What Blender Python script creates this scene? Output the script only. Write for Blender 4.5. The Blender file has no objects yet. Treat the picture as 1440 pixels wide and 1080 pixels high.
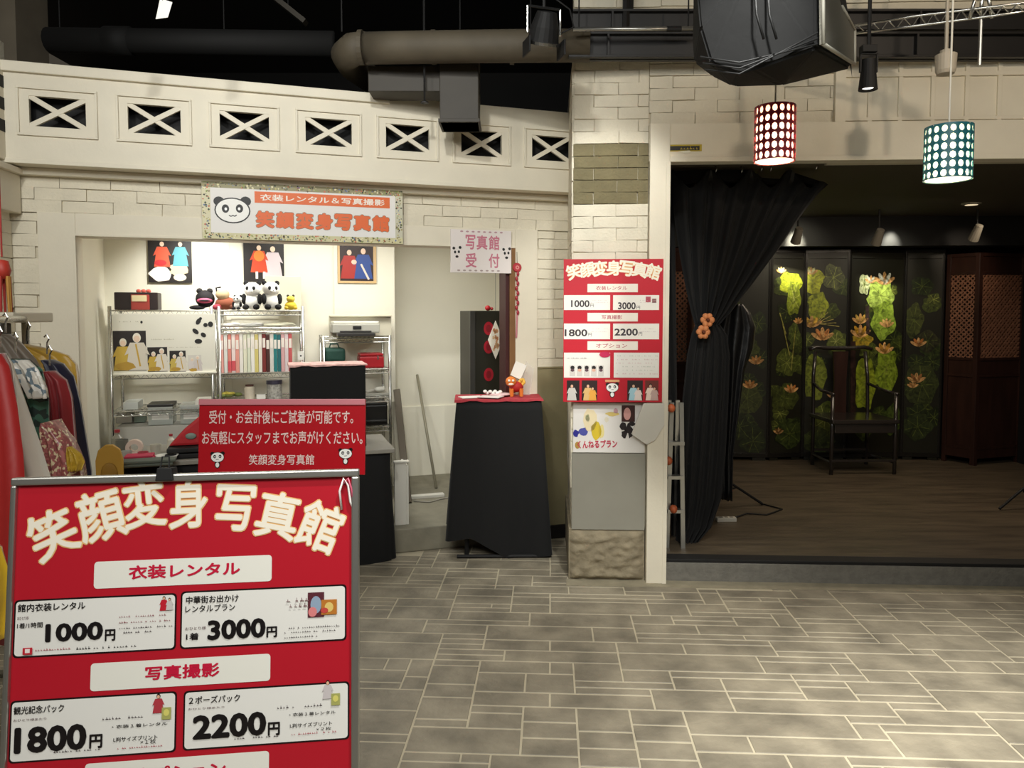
import bpy, bmesh, math, random
from math import sin, cos, pi, radians as R, sqrt
from mathutils import Vector as V, Matrix

random.seed(7)
sc = bpy.context.scene
COL = sc.collection

# ------------------------------------------------------------------ camera, exposure
TH = R(3.0); FPX = 1040.0; CY = 494.5
cam_d = bpy.data.cameras.new('camera')
cam = bpy.data.objects.new('camera', cam_d); COL.objects.link(cam)
cam.location = (0, 0, 1.5); cam.rotation_euler = (pi/2-TH, 0, 0)
cam_d.sensor_width = 36; cam_d.lens = 36*FPX/1440; cam_d.shift_y = -(540-CY)/1440
cam_d.clip_start = .05
sc.camera = cam
sc.view_settings.view_transform = 'Standard'
try: sc.view_settings.look = 'None'
except Exception: pass
sc.view_settings.gamma = 1; sc.view_settings.use_curve_mapping = False
sc.view_settings.exposure = 0.5
w = bpy.data.worlds.new('world'); sc.world = w; w.use_nodes = True
w.node_tree.nodes['Background'].inputs[0].default_value = (1, .86, .66, 1)
w.node_tree.nodes['Background'].inputs[1].default_value = .035

WARM = (1, .82, .62); WHITE = (1, 1, .955); COOL = (.95, .97, 1)
def aim(o, t):
    d = V(t)-o.location
    o.rotation_euler = d.to_track_quat('-Z', 'Y').to_euler()
def spot(loc, t, power, ang, col=WHITE, blend=.8, r=.06):
    l = bpy.data.lights.new('spot_light', 'SPOT'); l.energy = power; l.color = col
    l.spot_size = R(ang); l.spot_blend = blend; l.shadow_soft_size = r
    o = bpy.data.objects.new('spot_light', l); COL.objects.link(o); o.location = loc; aim(o, t)
def area(loc, t, power, sx, sy, col=WHITE):
    l = bpy.data.lights.new('area_light', 'AREA'); l.energy = power; l.color = col
    l.shape = 'RECTANGLE'; l.size = sx; l.size_y = sy
    o = bpy.data.objects.new('area_light', l); COL.objects.link(o); o.location = loc; aim(o, t)
# track lights over the walkway
spot((-1.7, 1.2, 3.3), (-1.7, 4.0, 2.3), 60, 75)
spot((-.5, 1.5, 3.4), (-.75, 4.3, 2.45), 95, 66)
spot((.5, 2.4, 3.3), (.5, 4.1, 1.85), 95, 34, WHITE, .6)
spot((.7, 1.5, 3.3), (.68, 4.1, .7), 230, 34, WHITE, 1.0)  # added spot, no fitting seen, to brighten the lower pillar
spot((2.3, 1.6, 3.3), (1.9, 4.0, 2.6), 42, 75, WARM)
spot((2.0, 1.0, 3.4), (1.9, 1.95, 0), 700, 58, WHITE, 1.0)
spot((.4, .9, 3.4), (.45, 1.9, 0), 200, 70, WHITE, 1.0)
spot((-.35, 3.3, 3.4), (-.2, 4.2, 0), 45, 45, WHITE, 1.0)
area((-.3, -.6, 3.3), (-.2, 3.2, 1.0), 66, 3.0, 1.0)
# reception lamps
spot((-2.03, 4.78, 2.12), (-2.24, 5.28, 1.50), 26, 100, WHITE, .8, .05)
spot((-.35, 5.0, 2.12), (-.6, 6.0, .9), 9, 110, WHITE, .8, .05)
area((-1.15, 5.0, 2.16), (-1.15, 5.1, 0), 12, 1.0, .25)
# stage lamps
spot((2.50, 6.20, 2.30), (2.57, 6.88, 1.90), 10, 80, (1, .93, .68), .9, .03)
spot((2.53, 6.50, 2.32), (2.57, 6.90, 1.93), 110, 40, (1, .95, .72), 1, .02)
spot((3.38, 6.50, 2.32), (3.40, 6.90, 1.78), 50, 44, (1, .97, .80), 1, .02)
spot((2.95, 6.72, 2.32), (3.0, 6.2, 1.1), 22, 60, WHITE, 1, .03)
spot((3.35, 6.15, 2.30), (3.40, 6.88, 1.62), 7, 80, (1, .95, .72), .9, .03)
spot((3.9, 5.9, 2.30), (4.02, 6.68, 1.9), 10, 50, WARM, .9, .03)
spot((1.35, 5.2, 2.28), (1.38, 6.1, 1.95), 9, 60, WARM, .9, .03)
area((2.9, 5.4, 2.33), (2.9, 5.7, 0), 19, 1.5, 1.0, WARM)

# ------------------------------------------------------------------ pixel <-> world
CAM = V((0, 0, 1.5)); UP = V((0, sin(TH), cos(TH))); FW = V((0, cos(TH), -sin(TH)))
def ray(px, py): return V((1, 0, 0))*((px-720)/FPX)+UP*((CY-py)/FPX)+FW
def P(px, py, Y):
    d = ray(px, py); return CAM+d*(Y/d.y)
def G(px, py, z=0):
    d = ray(px, py); return CAM+d*((z-1.5)/d.z)
def proj(p):
    q = p-CAM; dz = q.dot(FW)
    return 720+FPX*q.x/dz, CY-FPX*q.dot(UP)/dz
class Frame:
    def __init__(s, o, right, up=V((0, 0, 1))):
        s.o = V(o); s.r = V(right).normalized(); s.u = V(up).normalized(); s.n = s.r.cross(s.u)
    def hit(s, px, py, c=0):
        d = ray(px, py); o = s.o+s.n*c
        p = CAM+d*((o-CAM).dot(s.n)/d.dot(s.n)); q = p-s.o
        return q.dot(s.r), q.dot(s.u)
    def pt(s, a, b, c=0): return s.o+s.r*a+s.u*b+s.n*c
    def M(s, a=0, b=0, c=0):                      # x right, y up, z out of the wall
        m = Matrix((s.r, s.u, s.n)).transposed().to_4x4(); m.translation = s.pt(a, b, c); return m
    def Z(s, a=0, b=0, c=0, rz=0):                # x right, y into the wall, z up
        m = Matrix((s.r, -s.n, s.u)).transposed().to_4x4(); m.translation = s.pt(a, b, c)
        return m @ Matrix.Rotation(rz, 4, 'Z')
def Mz(p, rz=0): return Matrix.Translation(V(p)) @ Matrix.Rotation(rz, 4, 'Z')
I4 = Matrix.Identity(4)

# ------------------------------------------------------------------ materials
def lin(c):
    if isinstance(c, str):
        c = tuple(int(c[i:i+2], 16)/255 for i in (0, 2, 4))
    return tuple(x/12.92 if x <= .04045 else ((x+.055)/1.055)**2.4 for x in c)
MATS = {}
def mat(name, col=None, rough=.6, metal=0, noise=0, nscale=8, bump=0, bscale=40, emit=None, es=1, alpha=None, trans=0, coat=0, stretch=(1, 1, 1), sheen=0):
    if name in MATS: return MATS[name]
    m = bpy.data.materials.new(name); m.use_nodes = True; nt = m.node_tree; b = nt.nodes['Principled BSDF']
    c = lin(col or 'FFFFFF')
    b.inputs['Base Color'].default_value = (*c, 1); b.inputs['Roughness'].default_value = rough; b.inputs['Metallic'].default_value = metal
    if coat: b.inputs['Coat Weight'].default_value = coat; b.inputs['Coat Roughness'].default_value = .15
    if sheen: b.inputs['Sheen Weight'].default_value = sheen
    if trans: b.inputs['Transmission Weight'].default_value = trans
    if alpha is not None: b.inputs['Alpha'].default_value = alpha
    if emit: b.inputs['Emission Color'].default_value = (*lin(emit), 1); b.inputs['Emission Strength'].default_value = es
    if noise or bump:
        tc = nt.nodes.new('ShaderNodeTexCoord'); mp = nt.nodes.new('ShaderNodeMapping'); mp.inputs['Scale'].default_value = stretch
        gm = nt.nodes.new('ShaderNodeNewGeometry'); nt.links.new(gm.outputs['Position'], mp.inputs[0])
    if noise:
        n = nt.nodes.new('ShaderNodeTexNoise'); n.inputs['Scale'].default_value = nscale; n.inputs['Detail'].default_value = 6
        nt.links.new(mp.outputs[0], n.inputs['Vector'])
        cr = nt.nodes.new('ShaderNodeValToRGB'); cr.color_ramp.elements[0].position = .3; cr.color_ramp.elements[1].position = .7
        cr.color_ramp.elements[0].color = (*[x*(1-noise) for x in c], 1); cr.color_ramp.elements[1].color = (*[min(1, x*(1+noise)) for x in c], 1)
        nt.links.new(n.outputs[0], cr.inputs[0]); nt.links.new(cr.outputs[0], b.inputs['Base Color'])
    if bump:
        n2 = nt.nodes.new('ShaderNodeTexNoise'); n2.inputs['Scale'].default_value = bscale; n2.inputs['Detail'].default_value = 4
        nt.links.new(mp.outputs[0], n2.inputs['Vector'])
        bp = nt.nodes.new('ShaderNodeBump'); bp.inputs['Strength'].default_value = bump; bp.inputs['Distance'].default_value = .01
        nt.links.new(n2.outputs[0], bp.inputs['Height']); nt.links.new(bp.outputs[0], b.inputs['Normal'])
    MATS[name] = m; return m
def print_mat(name, rough, coat=0):
    m = mat(name, 'FFFFFF', rough, coat=coat); nt = m.node_tree
    a = nt.nodes.new('ShaderNodeAttribute'); a.attribute_name = 'col'
    nt.links.new(a.outputs['Color'], nt.nodes['Principled BSDF'].inputs['Base Color']); return m
M_print = print_mat('printed_paper', .5)
M_gloss = print_mat('printed_gloss', .35, .3)
M_lacq = print_mat('lacquer_paint', .4, .2)
def _mottle(m):                                          # brushed pigment: uneven paint density
    nt = m.node_tree; b = nt.nodes['Principled BSDF']; a = [n for n in nt.nodes if n.type == 'ATTRIBUTE'][0]
    g = nt.nodes.new('ShaderNodeNewGeometry'); n = nt.nodes.new('ShaderNodeTexNoise'); n.inputs['Scale'].default_value = 22; n.inputs['Detail'].default_value = 8; n.inputs['Distortion'].default_value = 1.2
    nt.links.new(g.outputs['Position'], n.inputs['Vector']); r = nt.nodes.new('ShaderNodeValToRGB'); r.color_ramp.elements[0].position = .32; r.color_ramp.elements[0].color = (.12, .13, .08, 1); r.color_ramp.elements[1].position = .68
    x = nt.nodes.new('ShaderNodeMix'); x.data_type = 'RGBA'; x.blend_type = 'MULTIPLY'; x.inputs[0].default_value = .9
    nt.links.new(n.outputs[0], r.inputs[0]); nt.links.new(a.outputs['Color'], x.inputs[6]); nt.links.new(r.outputs[0], x.inputs[7]); nt.links.new(x.outputs[2], b.inputs['Base Color'])
_mottle(M_lacq)
M_white = mat('painted_board', 'E0D8C4', .55, noise=.04, nscale=5, bump=.08, bscale=60)
M_brick = mat('painted_brick', 'DDD5C0', .65, noise=.05, nscale=9, bump=.35, bscale=70)
M_mortar = mat('painted_mortar', 'D3CAB4', .75, bump=.4, bscale=90)
M_olive = mat('unpainted_brick', '736A4C', .8, noise=.12, nscale=12, bump=.5, bscale=70)
M_inner = mat('plaster', 'E6E1CF', .7, noise=.02, nscale=3)
M_black = mat('black_paint', '070606', .7)
M_void = mat('dark_ceiling_paint', '0A0908', .8)
M_beam = mat('dark_steel_paint', '171412', .5, noise=.2)
M_bcloth = mat('black_cloth', '060606', .9, sheen=.03, bump=.1, bscale=200)
M_curt = mat('black_curtain', '080707', .85, sheen=.04, bump=.1, bscale=150)
M_chrome = mat('chrome', 'C8C8C4', .25, 1)
M_alu = mat('aluminium', 'B9B8B2', .35, .9)
M_duct = mat('duct_paint', '4E4638', .7, noise=.15, nscale=6)
M_gduct = mat('grey_duct', '322C22', .6, noise=.1)
M_beige = mat('beige_paint', '8D8463', .6, noise=.08)
M_grey = mat('grey_panel', '8F8C80', .5, noise=.05, nscale=6)
M_stone = mat('rough_stone', '8A7F68', .9, noise=.2, nscale=14, bump=.8, bscale=30)
M_kerb = mat('kerb_concrete', '6F6C64', .85, noise=.15, nscale=25, bump=.4, bscale=80)
M_concrete = mat('platform_concrete', '85806F', .8, noise=.12, nscale=10, bump=.2)
M_paver = mat('stamped_concrete', '837B6A', .55, noise=.38, nscale=5, bump=.5, bscale=28)
M_grout = mat('light_grout', 'B4AA92', .7, noise=.15, nscale=5)
M_stagef = mat('stage_floor', '54493A', .45, noise=.35, nscale=5, stretch=(.6, 3.5, 1), bump=.3, bscale=12)
M_stagec = mat('stage_ceiling', '4A4338', .7)
M_wood = mat('dark_rosewood', '2C1913', .35, noise=.3, nscale=6, stretch=(4, 4, .5))
M_wood2 = mat('brown_wood', '7A5632', .5, noise=.2, nscale=6)
M_lack = mat('black_lacquer', '1A190E', .42, coat=.15)
M_redpl = mat('red_plastic', 'B01722', .4)
M_plastic = mat('clear_plastic_box', 'C9CFC8', .25, alpha=.55)

# ------------------------------------------------------------------ mesh helpers
class MB:
    def __init__(s): s.v = []; s.f = []; s.m = []; s.mi = 0; s.c = []
    def add(s, vs, fs):
        o = len(s.v); s.v += [V(x) for x in vs]; s.f += [tuple(i+o for i in f) for f in fs]; s.m += [s.mi]*len(fs); return s
    def box(s, x0, x1, y0, y1, z0, z1, T=None):
        vs = [V((x, y, z)) for z in (z0, z1) for y in (y0, y1) for x in (x0, x1)]
        if T: vs = [T @ v for v in vs]
        return s.add(vs, [(0, 2, 3, 1), (4, 5, 7, 6), (0, 1, 5, 4), (2, 6, 7, 3), (0, 4, 6, 2), (1, 3, 7, 5)])
    def bar(s, p, q, w, h=None, up=V((0, 0, 1))):      # rectangular bar between points
        p, q = V(p), V(q); h = h or w; d = (q-p).normalized()
        if abs(d.dot(up)) > .98: up = V((0, 1, 0))
        a = d.cross(up).normalized(); b = a.cross(d)
        vs = [e+a*x*w/2+b*y*h/2 for e in (p, q) for x, y in ((-1, -1), (1, -1), (1, 1), (-1, 1))]
        return s.add(vs, [(0, 1, 2, 3), (7, 6, 5, 4), (0, 4, 5, 1), (1, 5, 6, 2), (2, 6, 7, 3), (3, 7, 4, 0)])
    def tube(s, pts, r, n=10, caps=True):
        pts = [V(p) for p in pts]; rs = r if isinstance(r, (list, tuple)) else [r]*len(pts)
        rings = []; ref = None
        for i, p in enumerate(pts):
            d = (pts[min(i+1, len(pts)-1)]-pts[max(i-1, 0)]).normalized()
            if ref is None:
                ref = V((0, 0, 1)) if abs(d.z) < .9 else V((1, 0, 0))
            a = d.cross(ref)
            if a.length < 1e-4: a = d.cross(V((0, 1, 0)))
            a.normalize(); b = a.cross(d).normalized(); ref = b
            rings.append([p+(a*cos(t)+b*sin(t))*rs[i] for t in [2*pi*k/n for k in range(n)]])
        vs = [v for rg in rings for v in rg]
        fs = [(i*n+k, i*n+(k+1) % n, (i+1)*n+(k+1) % n, (i+1)*n+k) for i in range(len(pts)-1) for k in range(n)]
        if caps: fs += [tuple(range(n))[::-1], tuple(range((len(pts)-1)*n, len(pts)*n))]
        return s.add(vs, fs)
    def lathe(s, prof, n=20, o=(0, 0, 0), sx=1, sy=1):
        o = V(o); vs = [o+V((r*cos(2*pi*k/n)*sx, r*sin(2*pi*k/n)*sy, z)) for r, z in prof for k in range(n)]
        L = len(prof)
        fs = [(i*n+k, i*n+(k+1) % n, (i+1)*n+(k+1) % n, (i+1)*n+k) for i in range(L-1) for k in range(n)]
        fs += [tuple(range(n))[::-1], tuple(range((L-1)*n, L*n))]
        return s.add(vs, fs)
    def ball(s, c, r, n=12, m=8):
        if not isinstance(r, (tuple, list)): r = (r, r, r)
        c = V(c); vs = [c+V((0, 0, -r[2]))]
        for i in range(1, m):
            t = -pi/2+pi*i/m
            vs += [c+V((r[0]*cos(t)*cos(2*pi*k/n), r[1]*cos(t)*sin(2*pi*k/n), r[2]*sin(t))) for k in range(n)]
        vs.append(c+V((0, 0, r[2]))); e = len(vs)-1
        fs = [(0, 1+(k+1) % n, 1+k) for k in range(n)]
        for i in range(m-2): fs += [(1+i*n+k, 1+i*n+(k+1) % n, 1+(i+1)*n+(k+1) % n, 1+(i+1)*n+k) for k in range(n)]
        fs += [(e, 1+(m-2)*n+k, 1+(m-2)*n+(k+1) % n) for k in range(n)]
        return s.add(vs, fs)
    def prism(s, poly, z0, z1):                        # poly in x,y
        n = len(poly); vs = [V((x, y, z)) for z in (z0, z1) for x, y in poly]
        return s.add(vs, [tuple(range(n))[::-1], tuple(range(n, 2*n))]+[(k, (k+1) % n, n+(k+1) % n, n+k) for k in range(n)])
    def build(s, name, m, parent=None, M=None, smooth=False, bevel=0, kind=None, label=None, fixn=False):
        me = bpy.data.meshes.new(name); me.from_pydata([tuple(v) for v in s.v], [], s.f)
        for x in (m if isinstance(m, (list, tuple)) else [m]): me.materials.append(x)
        if any(s.m):
            for p, i in zip(me.polygons, s.m): p.material_index = i
        if bevel or fixn:
            bm = bmesh.new(); bm.from_mesh(me)
            bmesh.ops.recalc_face_normals(bm, faces=bm.faces[:])
            if bevel: bmesh.ops.bevel(bm, geom=bm.edges[:], offset=bevel, segments=2, affect='EDGES', profile=.6)
            bm.to_mesh(me); bm.free()
        if smooth:
            for p in me.polygons: p.use_smooth = True
        return link(name, me, parent, M, kind, label)
def link(name, me, parent=None, M=None, kind=None, label=None):
    o = bpy.data.objects.new(name, me); COL.objects.link(o)
    if M is not None: o.matrix_world = M
    if parent: o.parent = parent
    if kind: o['kind'] = kind
    if label: o['label'] = label
    return o
def thing(name, label, cat, M=I4, group=None):
    o = bpy.data.objects.new(name, None); COL.objects.link(o); o.matrix_world = M; o.empty_display_size = .05
    o['label'] = label; o['category'] = cat
    if group: o['group'] = group
    return o
def tag(o, label, cat, group=None):
    o['label'] = label; o['category'] = cat
    if group: o['group'] = group
    return o
def box(name, m, parent, dims, M=None, bevel=.002, **k):
    return MB().box(*dims).build(name, m, parent, M, bevel=bevel, **k)
def copy_tree(o, parent=None, M=None):
    c = o.copy(); COL.objects.link(c)
    if parent: c.parent = parent
    if M is not None: c.matrix_world = M
    for ch in list(o.children):
        copy_tree(ch, c)
    return c

# ------------------------------------------------------------------ flat print
_tc = {}
def glyphs(s, bold=0.0):
    k = (s, bold)
    if k in _tc: return _tc[k]
    cu = bpy.data.curves.new('t', 'FONT'); cu.body = s; cu.size = 1; cu.offset = bold; cu.resolution_u = 3
    o = bpy.data.objects.new('t', cu); COL.objects.link(o)
    dg = bpy.context.evaluated_depsgraph_get(); me = o.evaluated_get(dg).to_mesh()
    vs = [(v.co.x, v.co.y) for v in me.vertices]; fs = [tuple(p.vertices) for p in me.polygons]
    o.to_mesh_clear(); bpy.data.objects.remove(o); bpy.data.curves.remove(cu)
    _tc[k] = (vs, fs); return _tc[k]
class Art:
    def __init__(s): s.v = []; s.f = []; s.c = []; s.z = 0.0
    def layer(s, n=1): s.z += .00025*n; return s
    def poly(s, pts, c):
        o = len(s.v); s.v += [(x, y, s.z) for x, y in pts]
        a = sum(pts[i][0]*pts[(i+1) % len(pts)][1]-pts[(i+1) % len(pts)][0]*pts[i][1] for i in range(len(pts)))
        idx = list(range(o, o+len(pts)))
        s.f.append(tuple(idx if a > 0 else idx[::-1])); s.c.append(lin(c)); return s
    def rect(s, x0, y0, x1, y1, c, r=0):
        if r <= 0: return s.poly([(x0, y0), (x1, y0), (x1, y1), (x0, y1)], c)
        pts = []
        for cx, cy, t0 in ((x1-r, y1-r, 0), (x0+r, y1-r, 90), (x0+r, y0+r, 180), (x1-r, y0+r, 270)):
            pts += [(cx+r*cos(R(t0+t)), cy+r*sin(R(t0+t))) for t in (0, 30, 60, 90)]
        return s.poly(pts, c)
    def ell(s, x, y, rx, ry, c, n=16, rot=0):
        return s.poly([(x+rx*cos(t)*cos(rot)-ry*sin(t)*sin(rot), y+rx*cos(t)*sin(rot)+ry*sin(t)*cos(rot)) for t in [2*pi*k/n for k in range(n)]], c)
    def blob(s, x, y, rx, ry, c, n=14, j=.25):
        return s.poly([(x+rx*(1+random.uniform(-j, j))*cos(t), y+ry*(1+random.uniform(-j, j))*sin(t)) for t in [2*pi*k/n for k in range(n)]], c)
    def line(s, x0, y0, x1, y1, w, c):
        d = math.hypot(x1-x0, y1-y0) or 1; nx, ny = -(y1-y0)/d*w/2, (x1-x0)/d*w/2
        return s.poly([(x0+nx, y0+ny), (x1+nx, y1+ny), (x1-nx, y1-ny), (x0-nx, y0-ny)], c)
    def text(s, t, x0, y0, x1, y1, c, bold=.01, rot=0):           # fits the box exactly
        vs, fs = glyphs(t, 0)
        if not vs: return s
        ax, bx = min(v[0] for v in vs), max(v[0] for v in vs); ay, by = min(v[1] for v in vs), max(v[1] for v in vs)
        em = max(1e-6, (y1-y0)/(by-ay)); exx = (x1-x0)/(bx-ax); cx, cy = (x0+x1)/2, (y0+y1)/2
        offs = [(0, 0)]+([(cos(k*pi/4), sin(k*pi/4)) for k in range(8)] if bold > .024 else [(1, 0), (-1, 0), (0, 1), (0, -1)] if bold > .004 else [])
        kx = 1-2*bold*exx/max(x1-x0, 1e-6); ky = 1-2*bold*em/max(y1-y0, 1e-6)
        for n_, (ox, oy) in enumerate(offs):
            o = len(s.v)
            for vx, vy in vs:
                X = ((vx-ax)/(bx-ax)-.5)*(x1-x0)*kx+ox*bold*exx; Y = ((vy-ay)/(by-ay)-.5)*(y1-y0)*ky+oy*bold*em
                s.v.append((cx+X*cos(rot)-Y*sin(rot), cy+X*sin(rot)+Y*cos(rot), s.z+n_*.00001))
            for f in fs: s.f.append(tuple(i+o for i in f)); s.c.append(lin(c))
        return s
    def scrib(s, x0, y0, x1, h, c, dens=.8):                       # illegible fine print
        x = x0
        while x < x1:
            ww = h*random.uniform(.5, .9); hh = h*random.uniform(.45, 1)
            if random.random() < dens: s.rect(x, y0, x+ww, y0+hh*.35, c); s.rect(x+ww*.3, y0, x+ww*.5, y0+hh, c)
            x += h*1.05
        return s
    def fig(s, x, y, h, robe, skin='E0B090', hair='1A1412', trim=None):
        w_ = h*.28
        s.poly([(x-w_, y), (x+w_, y), (x+w_*.75, y+h*.45), (x+w_*1.1, y+h*.4), (x+w_*.6, y+h*.74), (x-w_*.6, y+h*.74), (x-w_*1.1, y+h*.4), (x-w_*.75, y+h*.45)], robe)
        s.layer(); s.ell(x, y+h*.87, h*.1, h*.13, hair); s.layer(); s.ell(x, y+h*.84, h*.075, h*.09, skin)
        if trim: s.line(x-w_*.1, y+h*.7, x+w_*.25, y+h*.1, h*.04, trim)
        return s
    def panda(s, x, y, r, body=False):
        if body: s.ell(x, y-r*1.15, r*.45, r*.6, '111111'); s.layer(); s.ell(x, y-r*1.2, r*.3, r*.4, 'F0F0EA')
        s.ell(x-r*.8, y+r*.55, r*.33, r*.3, '111111'); s.ell(x+r*.8, y+r*.62, r*.33, r*.3, '111111'); s.layer()
        s.ell(x, y, r*1.08, r*.82, '1A1A1A', 24); s.layer(); s.ell(x, y, r*1.0, r*.74, 'F4F3EE', 24); s.layer()
        s.ell(x-r*.42, y+r*.1, r*.22, r*.27, '111111'); s.ell(x+r*.42, y+r*.14, r*.22, r*.27, '111111'); s.layer()
        s.ell(x-r*.4, y+r*.08, r*.08, r*.1, 'FFFFFF'); s.ell(x+r*.4, y+r*.12, r*.08, r*.1, 'FFFFFF')
        s.line(x-r*.22, y-r*.32, x-r*.08, y-r*.38, r*.06, '222222'); s.line(x-r*.08, y-r*.38, x+r*.02, y-r*.3, r*.06, '222222')
        s.line(x+r*.02, y-r*.3, x+r*.12, y-r*.37, r*.06, '222222'); s.line(x+r*.12, y-r*.37, x+r*.25, y-r*.28, r*.06, '222222')
        return s
    def build(s, name, parent=None, M=None, m=None, label=None, kind=None):
        me = bpy.data.meshes.new(name); me.from_pydata(s.v, [], s.f); me.materials.append(m or M_print)
        at = me.color_attributes.new('col', 'FLOAT_COLOR', 'CORNER')
        buf = []
        for p, c in zip(me.polygons, s.c): buf += [*c, 1.0]*p.loop_total
        at.data.foreach_set('color', buf)
        return link(name, me, parent, M, kind, label)

# ------------------------------------------------------------------ frames
FA = math.atan2(1.0, 3.1005)
F = Frame(P(0, 440, 3.9)*V((1, 1, 0)), (cos(FA), sin(FA), 0))          # reception facade
RA = R(-2.7)
o_ = P(805, 440, 4.1); RF = Frame((o_.x, o_.y, 0), (cos(RA), sin(RA), 0))  # pillar and stage front
def Fa(px, c=0, py=440): return F.hit(px, py, c)[0]
def Fz(px, py, c=0): return F.hit(px, py, c)[1]
def Ra(px, c=0, py=440): return RF.hit(px, py, c)[0]
def Rz(px, py, c=0): return RF.hit(px, py, c)[1]
#PART2
# ================================================================== STRUCTURE
S = 'structure'
# ---- floor: light grout bed with ashlar pavers
floor = MB().box(-4.5, 5.5, -2.0, 9.2, -.10, -.0022).build('floor', M_grout, None, kind=S)
YAW = R(-3); cyw, syw = cos(YAW), sin(YAW)
GX, GY = .10, .052; NX, NY = 70, 90
grid = [[0]*NX for _ in range(NY)]
tiles = []
rt = random.Random(5)
for j in range(NY):
    for i in range(NX):
        if grid[j][i]: continue
        wd, ht = rt.choice([2, 3, 3, 4, 5, 6, 2]), rt.choice([1, 2, 2, 3, 1, 2])
        w_ = 0
        while w_ < wd and i+w_ < NX and not grid[j][i+w_]: w_ += 1
        ht = min(ht, NY-j)
        for b in range(ht):
            for a in range(w_): grid[j+b][i+a] = 1
        tiles.append((i, j, w_, ht))
def tw(i, j):                                            # grid to world
    x, y = -3.4+i*GX, .2+j*GY
    return V((x*cyw-y*syw, x*syw+y*cyw, 0))
big = []; rest = []
for t in tiles:
    i, j, a, b = t; c = tw(i+a/2, j+b/2)
    q = RF.hit(*proj(c)) if False else None
    dR = (c-RF.o).dot(RF.n); dF = (c-F.o).dot(F.n); aR = (c-RF.o).dot(RF.r)
    hy = max((tw(i+p, j+q)-RF.o).dot(-RF.n) for p in (0, a) for q in (0, b))
    hx = max((tw(i+p, j+q)-RF.o).dot(RF.r) for p in (0, a) for q in (0, b))
    if min((tw(i+p, j+q)-RF.o).dot(RF.r) for p in (0, a) for q in (0, b)) > .0 and (c-RF.o).dot(-RF.n) > -.06: continue                 # smooth border in front of the stage kerb and pillar
    hf = max((tw(i+p, j+q)-F.o).dot(-F.n) for p in (0, a) for q in (0, b))
    if (c-F.o).dot(-F.n) > .0: continue
    vis = False; ar = 0
    if c.y > .6:
        pp = [proj(tw(i+p, j+q)) for p, q in ((0, 0), (a, 0), (a, b), (0, b))]
        ar = abs(sum(pp[k][0]*pp[(k+1) % 4][1]-pp[(k+1) % 4][0]*pp[k][1] for k in range(4)))/2
        cx, cyy = proj(c); vis = 500 < cx < 1450 and cyy < 1100
    (big if vis else rest).append((ar, t))
big.sort(reverse=True); rest += big[292:]; big = big[:292]
def paver_geo(mb, x, y, hw, hh, T=None, top=0.0):
    g = .0034; e = .002; hh -= .0007
    lo = [(x-hw+g, y-hh+g), (x+hw-g, y-hh+g), (x+hw-g, y+hh-g), (x-hw+g, y+hh-g)]
    hi = [(x-hw+g+e, y-hh+g+e), (x+hw-g-e, y-hh+g+e), (x+hw-g-e, y+hh-g-e), (x-hw+g+e, y+hh-g-e)]
    vs = [V((p[0], p[1], -.008)) for p in lo]+[V((p[0], p[1], top-.002)) for p in lo]+[V((p[0], p[1], top)) for p in hi]
    if T: vs = [T @ v for v in vs]
    mb.add(vs, [(8, 9, 10, 11)]+[(a, (a+1) % 4, 4+(a+1) % 4, 4+a) for a in range(4)]+[(4+a, 4+(a+1) % 4, 8+(a+1) % 4, 8+a) for a in range(4)])
pmesh = {}
for ar, (i, j, a, b) in big:
    if (a, b) not in pmesh:
        mb = MB(); paver_geo(mb, 0, 0, a*GX/2, b*GY/2); o = mb.build('paver', M_paver); pmesh[(a, b)] = o.data; bpy.data.objects.remove(o)
    c = tw(i+a/2, j+b/2); c.z = -rt.uniform(0, .0012)
    link('paver', pmesh[(a, b)], floor, Matrix.Translation(c) @ Matrix.Rotation(YAW, 4, 'Z'))
mb = MB()
for ar, (i, j, a, b) in rest:
    c = tw(i+a/2, j+b/2); paver_geo(mb, 0, 0, a*GX/2, b*GY/2, Matrix.Translation(c) @ Matrix.Rotation(YAW, 4, 'Z'))
mb.build('paving', M_paver, floor, kind='stuff')
# smooth border strips
MB().box(-.03, 4.2, -.10, -.002, -.02, .002).build('border_strip', mat('border_concrete', '8C846F', .7, noise=.15, nscale=12, bump=.2), floor, RF.Z(), kind=None)

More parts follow.
